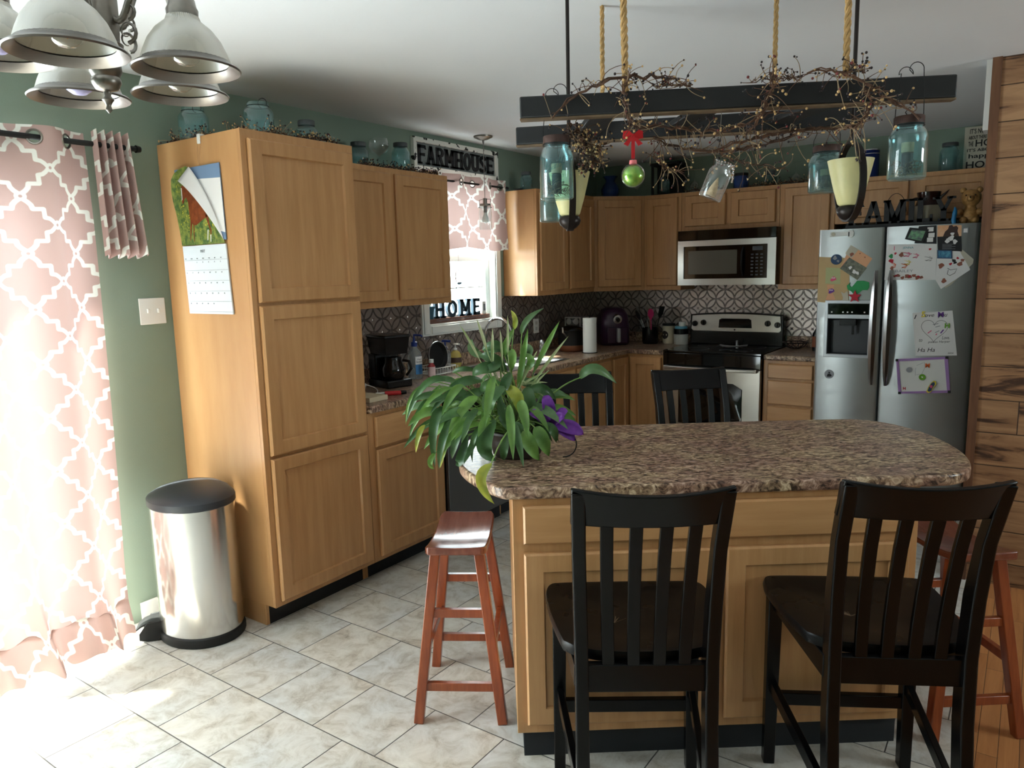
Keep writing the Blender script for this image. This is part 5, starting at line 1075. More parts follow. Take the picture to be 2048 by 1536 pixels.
# lamp over the sink
t = thing('sink_pendant', 'small jar pendant lamp hanging in front of the window valance', 'pendant lamp', (.223, 4.069, 0))
MB().lathe([(.001, CE - .03), (.03, CE - .024), (.062, CE - .01), (.064, CE - .001), (.001, CE - .001)], n=32).build('canopy', 'nickel', t, ang=50); MB().lathe([(.005, CE - .05), (.008, CE - .03)], n=10).cyl((0, 0, 2.045), (0, 0, CE - .045), .0022, n=6).build('cord', mat('cord_grey', srgb(150, 144, 140), .5), t)
MB().lathe([(.001, 2.045), (.014, 2.044), (.015, 2.01), (.036, 2.008), (.037, 1.995), (.033, 1.993)], n=24).cyl((0, 0, 1.95), (0, 0, 2.0), .012, n=14).build('lid', 'nickel', t, ang=50)
MB().tube([(-.045, 0, 1.985), (-.047, 0, 2.035), (0, 0, 2.04), (.047, 0, 2.035), (.045, 0, 1.985)], .0016, 5).tube([(.046 * math.cos(a), .046 * math.sin(a), 1.984) for a in np.linspace(0, 2 * PI, 24)], .0015, 5).build('wire_frame', 'dark_bronze', t)
MB().lathe([(.033, 1.992), (.036, 1.985), (.045, 1.965), (.046, 1.85), (.042, 1.838), (.04, 1.838), (.044, 1.852), (.043, 1.965), (.034, 1.982)], n=28, caps=False).build('jar_shade', 'glass_clear', t, ang=60); MB().lathe([(.012, 1.95), (.014, 1.935), (.024, 1.91), (.022, 1.89), (.001, 1.878)], n=18).build('bulb', 'white_plastic', t, ang=60)

# ---------------------------------------------------------------- things on the left counter
CZ = .9148
t = thing('coffee_maker', 'black drip coffee maker on the counter beside the pantry', 'coffee maker', (.24, 3.075, CZ), PI / 2 - .25)
MB().box(-.085, .085, -.11, .1, 0, .045).box(-.08, .08, .02, .1, .045, .19).build('base', 'black_plastic', t, bevel=.008)
mb = MB(); mb.rings([[(x * k, -.005 + (y + .005) * k, z) for x, y in ((-.082, -.1), (.082, -.1), (.088, .0), (.082, .1), (-.082, .1), (-.088, 0))] for k, z in ((.86, .19), (.95, .24), (1, .285), (1.05, .286), (1.05, .296), (.98, .302))]); mb.build('filter_housing', 'black_plastic', t, bevel=.004)
c_ = MB().lathe([(.001, .048), (.055, .048), (.066, .07), (.066, .11), (.05, .145), (.048, .16), (.046, .16), (.048, .143), (.063, .11), (.001, .055)], (0, -.045, 0), n=30).build('carafe', mat('dark_glass', srgb(30, 26, 24), .05, spec=.7, trans=.3), t, ang=60)
MB().lathe([(.001, .161), (.05, .161), (.048, .172), (.001, .176)], (0, -.045, 0), n=30).build('carafe_lid', 'black_plastic', t); MB().tube([(.03, -.1, .155), (.05, -.135, .15), (.055, -.15, .11), (.04, -.12, .07)], .008, 8).build('carafe_handle', 'black_plastic', t)
t = thing('sanitizer_bottle', 'large clear sanitizer bottle with blue pump right of coffee maker', 'bottle', (.17, 3.37, CZ))
MB().lathe([(.001, .001), (.042, .001), (.045, .01), (.045, .13), (.038, .165), (.018, .19), (.016, .205), (.001, .205)], n=30).build('bottle_body', mat('gel_clear', srgb(214, 224, 228), .08, trans=.75, spec=.5), t, ang=60)
MB().lathe([(.019, .2), (.02, .225), (.01, .23), (.006, .255), (.001, .256)], n=20).build('pump_collar', mat('pump_blue', srgb(30, 54, 130), .35), t); MB().tube([(0, 0, .255), (0, 0, .27), (.05, .01, .268), (.058, .012, .26)], .006, 8).build('pump_spout', 'pump_blue', t)
mb = MB()
mb.rings([[(.0456 * math.cos(a), .0456 * math.sin(a), z) for a in np.linspace(-.75, .55, 10)] for z in (.03, .09)], False, False); mb.build('blue_label', mat('label_blue', srgb(50, 120, 180), .5), t)
mb = MB(); mb.rings([[(.0456 * math.cos(a), .0456 * math.sin(a), z) for a in np.linspace(-.75, .55, 10)] for z in (.091, .14)], False, False); lb = mb.build('white_label', 'white_paper', t)
mb = MB()
for s_, z in (('Hand', .118), ('Sanitizer', .102)):
    vs, fs = textmesh(s_); a = np.array(vs); mn, mx_ = a.min(0), a.max(0); k = .011 / (mx_[1] - mn[1]); w_ = (mx_[0] - mn[0]) * k; k2 = min(1, .05 / w_)
    mb.add([(.0459 * math.cos(-.1 + ((v[0] - mn[0]) * k - w_ / 2) * k2 / .0459), .0459 * math.sin(-.1 + ((v[0] - mn[0]) * k - w_ / 2) * k2 / .0459), z + (v[1] - mn[1]) * k) for v in vs], fs)
mb.build('label_text', 'letter_black', lb)
t = thing('medicine_bottle', 'little white-capped bottle of red liquid in front of dish rack', 'bottle', (.30, 3.375, CZ))
MB().lathe([(.001, .001), (.021, .001), (.022, .03), (.022, .085), (.012, .1), (.01, .105), (.001, .105)], n=22).build('bottle_body', mat('red_syrup', srgb(206, 80, 84), .15, trans=.3), t, ang=60); MB().lathe([(.0225, .022), (.0228, .08)], n=22, caps=False).build('label', mat('pink_label', srgb(226, 196, 196), .6), t); MB().lathe([(.014, .104), (.014, .125), (.001, .126)], n=18).build('cap', 'white_plastic', t)
t = thing('dish_rack', 'white wire dish rack with a dark round pan standing in it', 'dish rack', (.15, 3.60, CZ))
mb = MB()
for z in (.012, .05): mb.tube([(x, y, z) for x, y, _ in rr(-.09, .09, -.12, .1, 0, .03, 3)], .0035, 6, closed=True)
for i in range(9): y = -.1 + .025 * i; mb.tube([(.09, y, .05), (.09, y, .006), (-.09, y, .006), (-.09, y, .05)], .002, 5)
mb.build('wire_rack', 'white_plastic', t)
pn = thing('frying_pan', 'round dark pan with steel rim upright in the dish rack', 'pan', (.15, 3.60, CZ + .115)); pn.rotation_euler = (0, PI / 2 - .12, 0)
MB().lathe([(.001, -.01), (.075, -.01), (.09, .012), (.093, .016), (.087, .016), (.072, -.005), (.001, -.005)], n=36).build('pan_body', 'black_matte', pn, ang=50); MB().tube([(.092 * math.cos(a), .092 * math.sin(a), .0165) for a in np.linspace(0, 2 * PI, 36)], .003, 6).build('rim', 'steel', pn)
t = thing('soap_dispenser', 'clear bottle with tall blue pump behind the sink', 'soap dispenser', (.075, 3.775, CZ + .0)); MB().lathe([(.001, .001), (.035, .001), (.037, .1), (.03, .125), (.012, .135), (.001, .136)], n=24).build('bottle_body', 'gel_clear', t, ang=60); MB().lathe([(.014, .135), (.015, .15), (.006, .155), (.006, .185), (.001, .186)], n=16).box(-.02, .04, -.01, .01, .186, .2).build('pump', 'pump_blue', t)
t = thing('soap_dispenser', 'yellow liquid soap bottle with white pump behind the sink', 'soap dispenser', (.06, 3.90, CZ)); MB().lathe([(.001, .001), (.033, .001), (.04, .03), (.04, .075), (.03, .105), (.012, .118), (.001, .12)], n=24).build('bottle_body', mat('soap_yellow', srgb(222, 200, 110), .2, trans=.3), t, ang=60); MB().lathe([(.013, .119), (.013, .13), (.004, .135), (.004, .155), (.001, .156)], n=16).box(-.012, .035, -.007, .007, .155, .165).build('pump', 'white_plastic', t); MB().lathe([(.0405, .035), (.0408, .07)], n=24, caps=False).build('label', mat('label_dark', srgb(80, 60, 50), .6), t)
t = thing('cup_stack', 'stack of white foam cups against wall by the pantry', 'cup', (.10, 2.95, CZ)); mb = MB()
for i in range(5):
    if i: pass
    mb.lathe([(.026, .001 + .014 * i), (.036, .09 + .014 * i), (.038, .094 + .014 * i), (.034, .094 + .014 * i), (.024, .008 + .014 * i)], n=24)
mb.build('cup', 'white_paper', t, ang=50)
tag(MB().box(.37, .56, 2.60, 2.73, CZ, CZ + .025).build('notebook', mat('book_tan', srgb(206, 190, 160), .7), bevel=.002), 'closed tan book lying at counter edge beside pantry', 'book')
t = thing('marker_pen', 'thick red marker lying on the counter beside the book', 'marker', (.47, 2.80, CZ + .0125), .9); MB().cyl((0, 0, 0), (.085, 0, 0), .012, n=16).build('barrel', mat('marker_red', srgb(190, 34, 40), .4), t); MB().cyl((.0855, 0, 0), (.115, 0, 0), .0115, .009, n=16).build('cap', 'black_plastic', t)
tag(MB().tube(bez([(.40, 2.66, CZ + .03), (.2, 2.7, CZ + .08), (.15, 2.9, CZ + .05), (.3, 3.0, CZ + .01), (.36, 2.85, CZ + .003), (.42, 2.78, CZ + .004)], 24), .0026, 6).tube([(.25 + .03 * math.cos(a) * (1 + .1 * math.sin(3 * a)), 2.82 + .045 * math.sin(a), CZ + .02 + .014 * math.sin(2 * a + .5) + .001 * a) for a in np.linspace(0, 18, 60)], .0024, 6).tube([(.40, 2.8, CZ + .006), (.47, 2.90, CZ + .006)], .006, 8).build('charging_cable', 'white_plastic'), 'tangled white charging cable on counter beside pantry', 'cable')
# ---------------------------------------------------------------- things on the far counter
t = thing('salt_shaker', 'slim glass salt shaker with steel top right of the sink', 'salt shaker', (.24, 4.715, CZ)); MB().lathe([(.001, .001), (.024, .001), (.019, .09), (.001, .092)], n=18).build('body', 'gel_clear', t, ang=50); MB().lathe([(.02, .09), (.02, .108), (.012, .122), (.001, .124)], n=18).build('cap', 'steel', t)
t = thing('stock_pot', 'black lidded pot with copper base left of paper towels', 'pot', (.27, 5.10, CZ)); MB().lathe([(.001, .002), (.095, .002), (.11, .02), (.105, .05)], n=36).build('copper_base', mat('copper', srgb(150, 96, 70), .35, metal=.7), t, ang=50); MB().lathe([(.106, .0505), (.1, .16), (.105, .165), (.001, .165)], n=36).build('pot_body', 'black_matte', t, ang=50); MB().lathe([(.105, .166), (.1, .18), (.05, .2), (.001, .204)], n=36).build('lid', 'black_glass', t, ang=50); MB().tube([(.02, -.1, .12), (.02, -.16, .16), (.02, -.165, .2)], .006, 8).build('handle', 'steel', t)
t = thing('paper_towel_roll', 'white paper towel roll standing on the far counter', 'paper towel', (.475, 5.035, CZ)); MB().lathe([(.02, .006), (.053, .006), (.053, .272), (.02, .272)], n=36).build('roll', mat('towel_white', srgb(238, 238, 232), .85, bump=.4, bscale=300), t, ang=50); MB().lathe([(.001, .0), (.06, .0), (.06, .005), (.001, .005)], n=30).cyl((0, 0, .005), (0, 0, .29), .006).build('holder', 'black_matte', t)
t = thing('spice_rack', 'steel revolving spice rack of small round jars behind the pot', 'spice rack', (.17, 5.37, CZ)); mb = MB(); mb.box(-.075, .075, -.075, .075, .001, .012).box(-.075, .075, -.075, .075, .245, .255)
for sx in (-1, 1):
    for sy_ in (-1, 1): mb.box(sx * .07 - .005, sx * .07 + .005, sy_ * .07 - .005, sy_ * .07 + .005, .012, .245)
mb.build('frame', 'steel', t)
for i in range(4):
    for s_ in (-.035, .035): MB().cyl((-.05, s_, .045 + .058 * i), (.078, s_, .045 + .058 * i), .026, n=18).build('spice_jar', 'steel', t); MB().cyl((s_, .06, .045 + .058 * i), (s_, -.078, .045 + .058 * i), .0255, n=18).build('spice_jar', 'steel', t)
t = thing('air_fryer', 'dark purple air fryer with silver dial in the counter corner', 'air fryer', (.34, 5.68, CZ), PI / 4)
R = []
for z, k in ((.001, .9), (.02, 1), (.16, 1.0), (.25, .92), (.3, .7), (.315, .4)):
    R.append([(.13 * k * math.copysign(abs(math.cos(a)) ** .6, math.cos(a)), .13 * k * math.copysign(abs(math.sin(a)) ** .6, math.sin(a)), z) for a in np.linspace(0, 2 * PI, 37)[:-1]])
MB().rings(R).build('body', mat('aubergine', srgb(58, 30, 56), .3, coat=.3), t, ang=60)
MB().cyl((0, -.118, .225), (0, -.14, .22), .04, .038, n=28).build('dial', 'chrome', t); MB().cyl((0, -.1405, .22), (0, -.156, .218), .017, n=20).build('knob', 'black_plastic', t)
MB().box(-.09, .09, -.138, -.125, .02, .155).build('basket_front', 'aubergine', t, bevel=.01); MB().box(-.014, .014, -.185, -.139, .03, .15).build('basket_handle', mat('handle_silver', srgb(180, 180, 182), .35, metal=.5), t, bevel=.008)
t = thing('utensil_crock', 'black crock between air fryer and emblem canister', 'crock', (.615, 5.84, CZ)); MB().lathe([(.001, .001), (.06, .001), (.068, .02), (.068, .14), (.063, .14), (.062, .02), (.001, .01)], n=30).build('crock_body', 'black_plastic', t, ang=50)
def utensil(name, label, p, q, head, hm, sm='steel'):
    t = thing(name, label, 'utensil', (0, 0, 0), 0, 'utensils in the black crock'); p, q = Vector(p), Vector(q); MB().tube([p, q], .0042, 8).build('handle', sm, t); d = (q - p).normalized(); u = Vector((1, -.5, 0)).normalized(); h = MB()
    if head == 'spoon': h.rings([[q + d * (.05 + .045 * math.sin(a)) * 1 + u * .026 * math.cos(a) + u.cross(d) * o for a in np.linspace(0, 2 * PI, 17)[:-1]] for o in (-.002, .002)])
    elif head == 'pink': h.rings([[q + d * (.045 + .05 * math.sin(a)) + u * (.036 if math.sin(a) > -.3 else .02) * math.cos(a) + u.cross(d) * o for a in np.linspace(0, 2 * PI, 25)[:-1]] for o in (-.003, .003)])
    elif head == 'whisk':
        for k in range(5):
            ax = (u * math.cos(k * PI / 5) + u.cross(d) * math.sin(k * PI / 5)); h.tube([q + d * (.06 - .06 * math.cos(a)) * 1 + ax * .024 * math.sin(a) for a in np.linspace(0, 2 * PI, 17)], .0009, 4)
    elif head == 'fork':
        for k in (-1, 0, 1): h.tube([q, q + d * .02 + u * .012 * k, q + d * .07 + u * .012 * k], .0025, 5)
    elif head == 'turner': h.rings([[q + d * a + u * b + u.cross(d) * o for a, b in ((0, -.006), (.03, -.03), (.1, -.034), (.1, .034), (.03, .03), (0, .006))] for o in (-.0012, .0012)])
    h.build('head', hm, t); return t
ux, uy = .615, 5.84
mat('pink_silicone', srgb(214, 60, 120), .45); mat('wood_spoon', srgb(150, 104, 70), .7)
utensil('slotted_spoon', 'bright pink slotted spoon leaning forward out of the crock', (ux + .02, uy - .02, CZ + .02), (ux + .045, uy - .085, CZ + .215), 'pink', 'pink_silicone', 'pink_silicone')
utensil('wooden_spoon', 'wooden spoon in the crock just behind the pink one', (ux, uy, CZ + .02), (ux + .01, uy - .03, CZ + .21), 'spoon', 'wood_spoon', 'wood_spoon')
utensil('ladle', 'steel spoon in the crock leaning left', (ux - .02, uy, CZ + .02), (ux - .08, uy - .03, CZ + .2), 'spoon', 'steel')
utensil('whisk', 'steel wire whisk in the crock', (ux, uy + .02, CZ + .02), (ux - .03, uy, CZ + .2), 'whisk', 'steel')
utensil('serving_fork', 'steel serving fork in the crock leaning far left', (ux - .02, uy + .02, CZ + .02), (ux - .1, uy + .0, CZ + .25), 'fork', 'steel')
utensil('fish_slice', 'black turner in the crock leaning right', (ux + .02, uy + .02, CZ + .02), (ux + .07, uy + .03, CZ + .22), 'turner', 'black_matte', 'black_matte')
t = thing('emblem_canister', 'cream canister with dark round emblem and black lid', 'canister', (.745, 5.93, CZ)); MB().lathe([(.001, .001), (.05, .001), (.052, .15), (.001, .152)], n=32).build('canister_body', mat('cream_ceramic', srgb(206, 194, 168), .4), t, ang=50); MB().lathe([(.054, .152), (.054, .17), (.001, .172)], n=32).build('lid', 'black_matte', t)
mb = MB(); vs = [(.0532 * math.cos(-1.9 + .035 * math.cos(a) / .053), .0532 * math.sin(-1.9 + .035 * math.cos(a) / .053), .075 + .035 * math.sin(a)) for a in np.linspace(0, 2 * PI, 21)[:-1]]; mb.add(vs + [(.0536 * math.cos(-1.9), .0536 * math.sin(-1.9), .075)], [(i, (i + 1) % 20, 20) for i in range(20)]); eb = mb.build('round_emblem', mat('emblem_dark', srgb(44, 34, 34), .5), t)
t = thing('sugar_canister', 'wide white canister with black lid left of range', 'canister', (.868, 5.90, CZ)); MB().lathe([(.001, .001), (.058, .001), (.06, .085), (.001, .086)], n=32).build('canister_body', mat('grey_white', srgb(206, 206, 200), .4), t, ang=50); MB().lathe([(.061, .086), (.061, .13), (.001, .132)], n=32).build('lid', 'black_plastic', t, ang=50)
t = thing('small_tub', 'small white tub with light blue rim on the sugar canister', 'tub', (.868, 5.90, CZ + .1322)); MB().lathe([(.001, .0), (.052, .0), (.05, .018), (.001, .019)], n=28).build('blue_tray', mat('sky_blue', srgb(110, 180, 206), .5), t, ang=50); MB().lathe([(.028, .0195), (.03, .055), (.001, .056)], (.01, 0, 0), n=24).build('tub_body', 'white_plastic', t, ang=50)
t = thing('spoon_rest', 'silver spoon rest lying on the black cooktop', 'spoon rest', (1.37, 5.70, .9226), -.05); R = []
for x, w, z in ((-.1, .012, .012), (-.07, .035, .004), (-.03, .04, .001), (.03, .032, .003), (.09, .02, .012), (.12, .018, .016)): R.append([(x, -w, z + .012), (x, -w * .6, z + .002), (x, w * .6, z + .002), (x, w, z + .012), (x, w * .55, z + .006), (x, -w * .55, z + .006)])
MB().rings(R).build('rest_body', 'handle_silver', t, ang=50)
tag(MB().lathe([(.001, .0), (.012, .0), (.01, .03), (.012, .04), (.001, .045)], (1.36, 5.85, .9226), n=14).build('pepper_shaker', 'steel', ang=50), 'tiny steel shaker standing at the back of the cooktop', 'shaker')
t = thing('wire_trivet', 'black and silver wire bowl on counter right of range', 'bowl', (1.80, 5.88, CZ)); mb = MB()
for k in range(12): a = k * PI / 6; mb.tube([(.03 * math.cos(a), .03 * math.sin(a), .003), (.07 * math.cos(a + .4), .07 * math.sin(a + .4), .02), (.09 * math.cos(a + .6), .09 * math.sin(a + .6), .05)], .003, 5)
mb.tube([(.09 * math.cos(a), .09 * math.sin(a), .05) for a in np.linspace(0, 2 * PI, 30)], .004, 6).tube([(.03 * math.cos(a), .03 * math.sin(a), .004) for a in np.linspace(0, 2 * PI, 20)], .003, 6); mb.build('wire_work', 'dark_bronze', t)
t = thing('dark_bottle', 'dark bottle standing against the fridge side', 'bottle', (1.985, 5.78, CZ)); MB().lathe([(.001, .001), (.035, .001), (.036, .13), (.014, .17), (.013, .21), (.001, .212)], n=24).build('bottle_body', 'black_plastic', t, ang=60); MB().lathe([(.0365, .03), (.0368, .11)], n=24, caps=False).build('label', mat('label_brown', srgb(140, 80, 50), .6), t)

# ---------------------------------------------------------------- fridge top
t = thing('family_sign', 'black cut-out letters reading FAMILY on top of the fridge', 'sign', (0, 5.33, FH + .001))
MB().box(2.235, 2.872, -.02, .02, 0, .022).build('base', 'beam_black', t, bevel=.002)
mb = MB(); letters(mb, 'FAMILY', 2.25, [.085, .115, .125, .055, .085, .11], .004, .0225, .145, .03, -.008, .008, lambda x, z, d: (x, d, z)); mb.build('lettering', 'beam_black', t, ang=20)
t = thing('stoneware_jug', 'two-tone jug, dark glazed top and pale base, behind FAMILY sign', 'jug', (2.685, 5.52, FH + .001)); MB().lathe([(.001, .001), (.07, .001), (.088, .04), (.09, .09), (.078, .13)], n=32).build('pale_base', mat('pale_stoneware', srgb(180, 172, 150), .4), t, ang=60); MB().lathe([(.0785, .1305), (.062, .17), (.07, .215), (.066, .215), (.058, .17)], n=32).build('glazed_top', mat('brown_glaze', srgb(50, 26, 22), .15), t, ang=60)
MB().prism([(.06, .185), (.115, .225), (.1, .2), (.066, .165)], -.02, .02, lambda x, z, d: (x, d, z)).build('spout', 'brown_glaze', t, bevel=.004); MB().tube(arc((-.07, 0, .14), .04, .9, 5.2, 14, (-1, 0, 0)), .008, 8).build('handle', 'brown_glaze', t)
t = thing('tin_bucket', 'small black bucket with thin wire handle behind letter M', 'bucket', (2.50, 5.5, FH + .001)); MB().lathe([(.001, .001), (.045, .001), (.06, .1), (.063, .104), (.056, .1), (.042, .006)], n=28).build('bucket_body', 'black_matte', t, ang=50); MB().tube(arc((0, 0, .1), .062, 0, PI, 18, ry=.12), .002, 6).build('wire_handle', 'black_matte', t)
t = thing('bear_figurine', 'golden brown bear figurine sitting at right end of fridge top', 'figurine', (2.925, 5.40, FH + .001)); mat('gold_bear', srgb(186, 142, 84), .4, metal=.2, col2=srgb(150, 108, 60), vscale=60)
bd = MB().lathe([(.001, .001), (.045, .002), (.056, .03), (.05, .07), (.034, .095), (.03, .105), (.045, .12), (.058, .145), (.058, .17), (.042, .198), (.001, .208)], n=28, sx=.92, sy=.8); bd.ball((-.042, 0, .2), .019, 12, 8).ball((.042, 0, .2), .019, 12, 8).ball((-.05, -.02, .07), .02, 12, 8).ball((.05, -.02, .07), .02, 12, 8).ball((-.03, -.045, .02), .022, 12, 8).ball((.03, -.045, .02), .022, 12, 8).ball((0, -.044, .15), .02, 12, 8)
bd.build('bear_body', 'gold_bear', t, ang=180)
for x in (-.024, .024): MB().ball((x, -.043, .168), .0045, 10, 6).build('eye', 'black_plastic', t)
MB().ball((0, -.064, .155), .005, 10, 6).build('nose', 'black_plastic', t)
tag(MB().tube(bez([(2.853, 5.30, FH + .002), (2.84, 5.30, FH + .04), (2.862, 5.30, FH + .07), (2.85, 5.3, FH + .1)], 10), [.012, .013, .014, .013, .012, .013, .014, .013, .01, .007, .004], 10).build('blue_ornament', mat('blue_gloss', srgb(40, 120, 170), .2), ang=60), 'small twisted blue ornament between letter Y and the bear', 'ornament')

# ---------------------------------------------------------------- papers and magnets on the fridge doors
FP = FY - .0008
def FM(x, z, e=0): return (x, FP - e, z)
def sheet(name, label, cat, poly, m_, e0=0, th=.0008, group=None):
    t = thing(name, label, cat, (0, 0, 0), 0, group); MB().prism(poly, e0, e0 + th, FM).build('sheet', m_, t); return t
def strokes(par, name, m_, lst, e, w=.003):
    mb = MB()
    for p in lst: ribbon(mb, p, w, lambda x, z: FM(x, z, e))
    return mb.build(name, m_, par)
def blobs(par, name, m_, lst, e):
    mb = MB()
    for x, z, r in lst: mb.add([FM(x + r * math.cos(a) * (1 + .3 * math.sin(3 * a + x * 99)), z + r * math.sin(a) * (1 + .25 * math.cos(2 * a + z * 77)), e) for a in np.linspace(0, 2 * PI, 13)[:-1]], [tuple(range(12))])
    return mb.build(name, m_, par)
for n_, c_ in dict(m_red=(190, 30, 50), m_pink=(226, 90, 130), m_purple=(110, 60, 150), m_green=(40, 150, 84), m_lime=(110, 170, 40), m_yellow=(226, 206, 70), m_orange=(236, 110, 50), m_teal=(70, 160, 170), m_black=(24, 24, 26), m_grey=(150, 152, 156), m_brown=(150, 90, 70), m_peach=(226, 170, 130), m_navy=(50, 76, 110), m_aqua=(90, 160, 190)).items(): mat(n_, srgb(*c_), .6)
t = sheet('craft_paper', 'tan craft paper with owl stickers overhanging fridge left edge', 'paper', [(2.09, 1.601), (2.28, 1.588), (2.286, 1.293), (2.088, 1.302)], 'tan_paper')
MB().prism([(2.135, 1.53), (2.225, 1.525), (2.228, 1.42), (2.135, 1.425)], .0009, .0011, FM).build('green_patch', mat('pale_green', srgb(186, 190, 140), .8), t); MB().prism([(2.145, 1.418), (2.19, 1.415), (2.185, 1.36), (2.21, 1.30), (2.135, 1.30), (2.155, 1.36)], .0009, .0011, FM).build('pink_patch', 'm_peach', t)
blobs(t, 'pink_owl', 'm_pink', [(2.183, 1.455, .017)], .0013); blobs(t, 'purple_owl', 'm_purple', [(2.172, 1.375, .018)], .0013); blobs(t, 'owl_eye', 'white_paper', [(2.177, 1.461, .005), (2.189, 1.461, .005), (2.166, 1.381, .005), (2.178, 1.381, .005)], .0015)
t = sheet('photo_card', 'tilted photo card with cream and brown corners on left door', 'photo', [(2.283, 1.671), (2.414, 1.581), (2.331, 1.445), (2.222, 1.522)], 'm_peach', .0012); MB().prism([(2.222, 1.522), (2.276, 1.592), (2.385, 1.522), (2.331, 1.445)], .0021, .0023, FM).build('photo_print', mat('photo_grey', srgb(130, 130, 110), .3, col2=srgb(70, 74, 64), vscale=50, detail=6), t); MB().prism([(2.283, 1.671), (2.33, 1.64), (2.29, 1.587), (2.25, 1.618)], .0021, .0023, FM).build('cream_corner', 'cream_board', t); blobs(t, 'figures', 'white_paper', [(2.31, 1.50, .012), (2.33, 1.49, .01), (2.285, 1.525, .01)], .0025); blobs(t, 'leaf_print', 'm_brown', [(2.29, 1.61, .012), (2.34, 1.615, .004), (2.37, 1.59, .004)], .0025)
def disc(name, label, x, z, r, m_, e=.0025, th=.003):
    t = thing(name, label, 'magnet', (0, 0, 0)); MB().prism([(x + r * math.cos(a), z + r * math.sin(a)) for a in np.linspace(0, 2 * PI, 25)[:-1]], e, e + th, FM).build('disc', m_, t); return t
t = disc('round_magnet', 'round dark blue magnet above the owl stickers', 2.198, 1.581, .034, 'm_navy'); blobs(t, 'clouds', 'm_grey', [(2.19, 1.592, .012), (2.21, 1.57, .008)], .0058)
t = disc('round_magnet', 'round white magnet with dark plant low on left door', 2.181, .819, .03, 'm_grey', 0); blobs(t, 'plant_print', 'm_black', [(2.182, .812, .014), (2.182, .83, .006)], .0035)
t = thing('bottle_opener', 'white plastic bottle-opener magnet at top of left door', 'magnet', (0, 0, 0)); MB().prism([(2.152, 1.728), (2.158, 1.76), (2.26, 1.756), (2.268, 1.765), (2.292, 1.765), (2.3, 1.75), (2.298, 1.728), (2.285, 1.718), (2.268, 1.72), (2.262, 1.732)], 0, .008, FM).build('opener_body', 'white_plastic', t, bevel=.002); disc_ = MB().prism([(2.175 + .013 * math.cos(a), 1.744 + .013 * math.sin(a)) for a in np.linspace(0, 2 * PI, 17)[:-1]], .008, .010, FM).build('button', 'cream_board', t); MB().box(2.266, 2.272, FP - .0095, FP - .008, 1.727, 1.755).build('slot', 'm_black', t)
t = sheet('elf_magnet', 'curly green elf magnet under the photo card', 'magnet', [(2.29, 1.43), (2.27, 1.41), (2.275, 1.385), (2.30, 1.37), (2.315, 1.35), (2.345, 1.362), (2.365, 1.38), (2.395, 1.38), (2.405, 1.40), (2.402, 1.43), (2.37, 1.44), (2.33, 1.44), (2.315, 1.42), (2.30, 1.40), (2.285, 1.41)], 'm_green', .003, .004)
st_ = []
for i in range(10): a = PI / 2 + i * PI / 5; r = .042 if i % 2 == 0 else .019; st_.append((2.322 + r * math.cos(a), 1.338 + r * math.sin(a)))
sheet('star_magnet', 'red star magnet at lower corner of the craft paper', 'magnet', st_, 'm_red', .012, .004)
sheet('leaf_magnet', 'cream leaf-shaped magnet left of the red star', 'magnet', [(2.235, 1.37), (2.255, 1.36), (2.275, 1.375), (2.28, 1.355), (2.283, 1.31), (2.262, 1.305), (2.24, 1.30), (2.25, 1.33)], 'cream_board', .003, .003)
t = sheet('kids_drawing', 'white child drawing with names and stickers at top of right door', 'drawing', [(2.495, 1.666), (2.771, 1.658), (2.775, 1.44), (2.49, 1.443)], 'white_paper')
mb = MB(); addtext(mb, 'I', FM(2.535, 1.628, .001), (1, 0, 0), (0, 0, 1), height=.026, th=.0003); mb.build('pink_letter', 'm_pink', t); mb = MB(); addtext(mb, 'JENNA', FM(2.585, 1.632, .001), (1, 0, 0), (0, 0, 1), width=.06, height=.016, th=.0003); mb.build('teal_name', 'm_teal', t); mb = MB(); addtext(mb, 'BAILEY', FM(2.55, 1.49, .001), (1, 0, 0), (0, 0, 1), width=.1, height=.016, th=.0003); mb.build('grey_name', 'm_grey', t)
random.seed(31)
for n_, m_, L_ in (('orange_scribble', 'm_orange', [(2.54, 1.535), (2.60, 1.53)]), ('yellow_scribble', 'm_yellow', [(2.62, 1.55)]), ('pink_scribble', 'm_pink', [(2.615, 1.6), (2.66, 1.59)]), ('black_scribble', 'm_black', [(2.735, 1.57)])):
    ls = []
    for x, z in L_: ls.append([(x + .028 * math.sin(i * 2.2) * random.uniform(.5, 1), z + .014 * math.cos(i * 1.3)) for i in range(9)])
    strokes(t, n_, m_, ls, .0012, .0035 if n_ != 'black_scribble' else .0018)
blobs(t, 'green_blot', 'm_green', [(2.522, 1.592, .012)], .0012); blobs(t, 'red_blot', 'm_red', [(2.525, 1.562, .014)], .0012); blobs(t, 'stickers', 'm_brown', [(2.52 + .022 * i + .01 * random.random(), 1.462 + random.uniform(-.008, .01), random.uniform(.008, .014)) for i in range(9)] + [(2.58, 1.6, .013), (2.53, 1.515, .01)], .0014); blobs(t, 'sticker_hearts', 'm_red', [(2.545, 1.608, .007), (2.735, 1.628, .007), (2.555, 1.47, .007), (2.63, 1.465, .007), (2.68, 1.462, .007)], .0016)
t = sheet('backing_card', 'pale yellow card tilted behind the second drawing', 'card', [(2.88, 1.645), (2.968, 1.56), (2.966, 1.535), (2.86, 1.41), (2.83, 1.39), (2.80, 1.44)], 'cream_board')
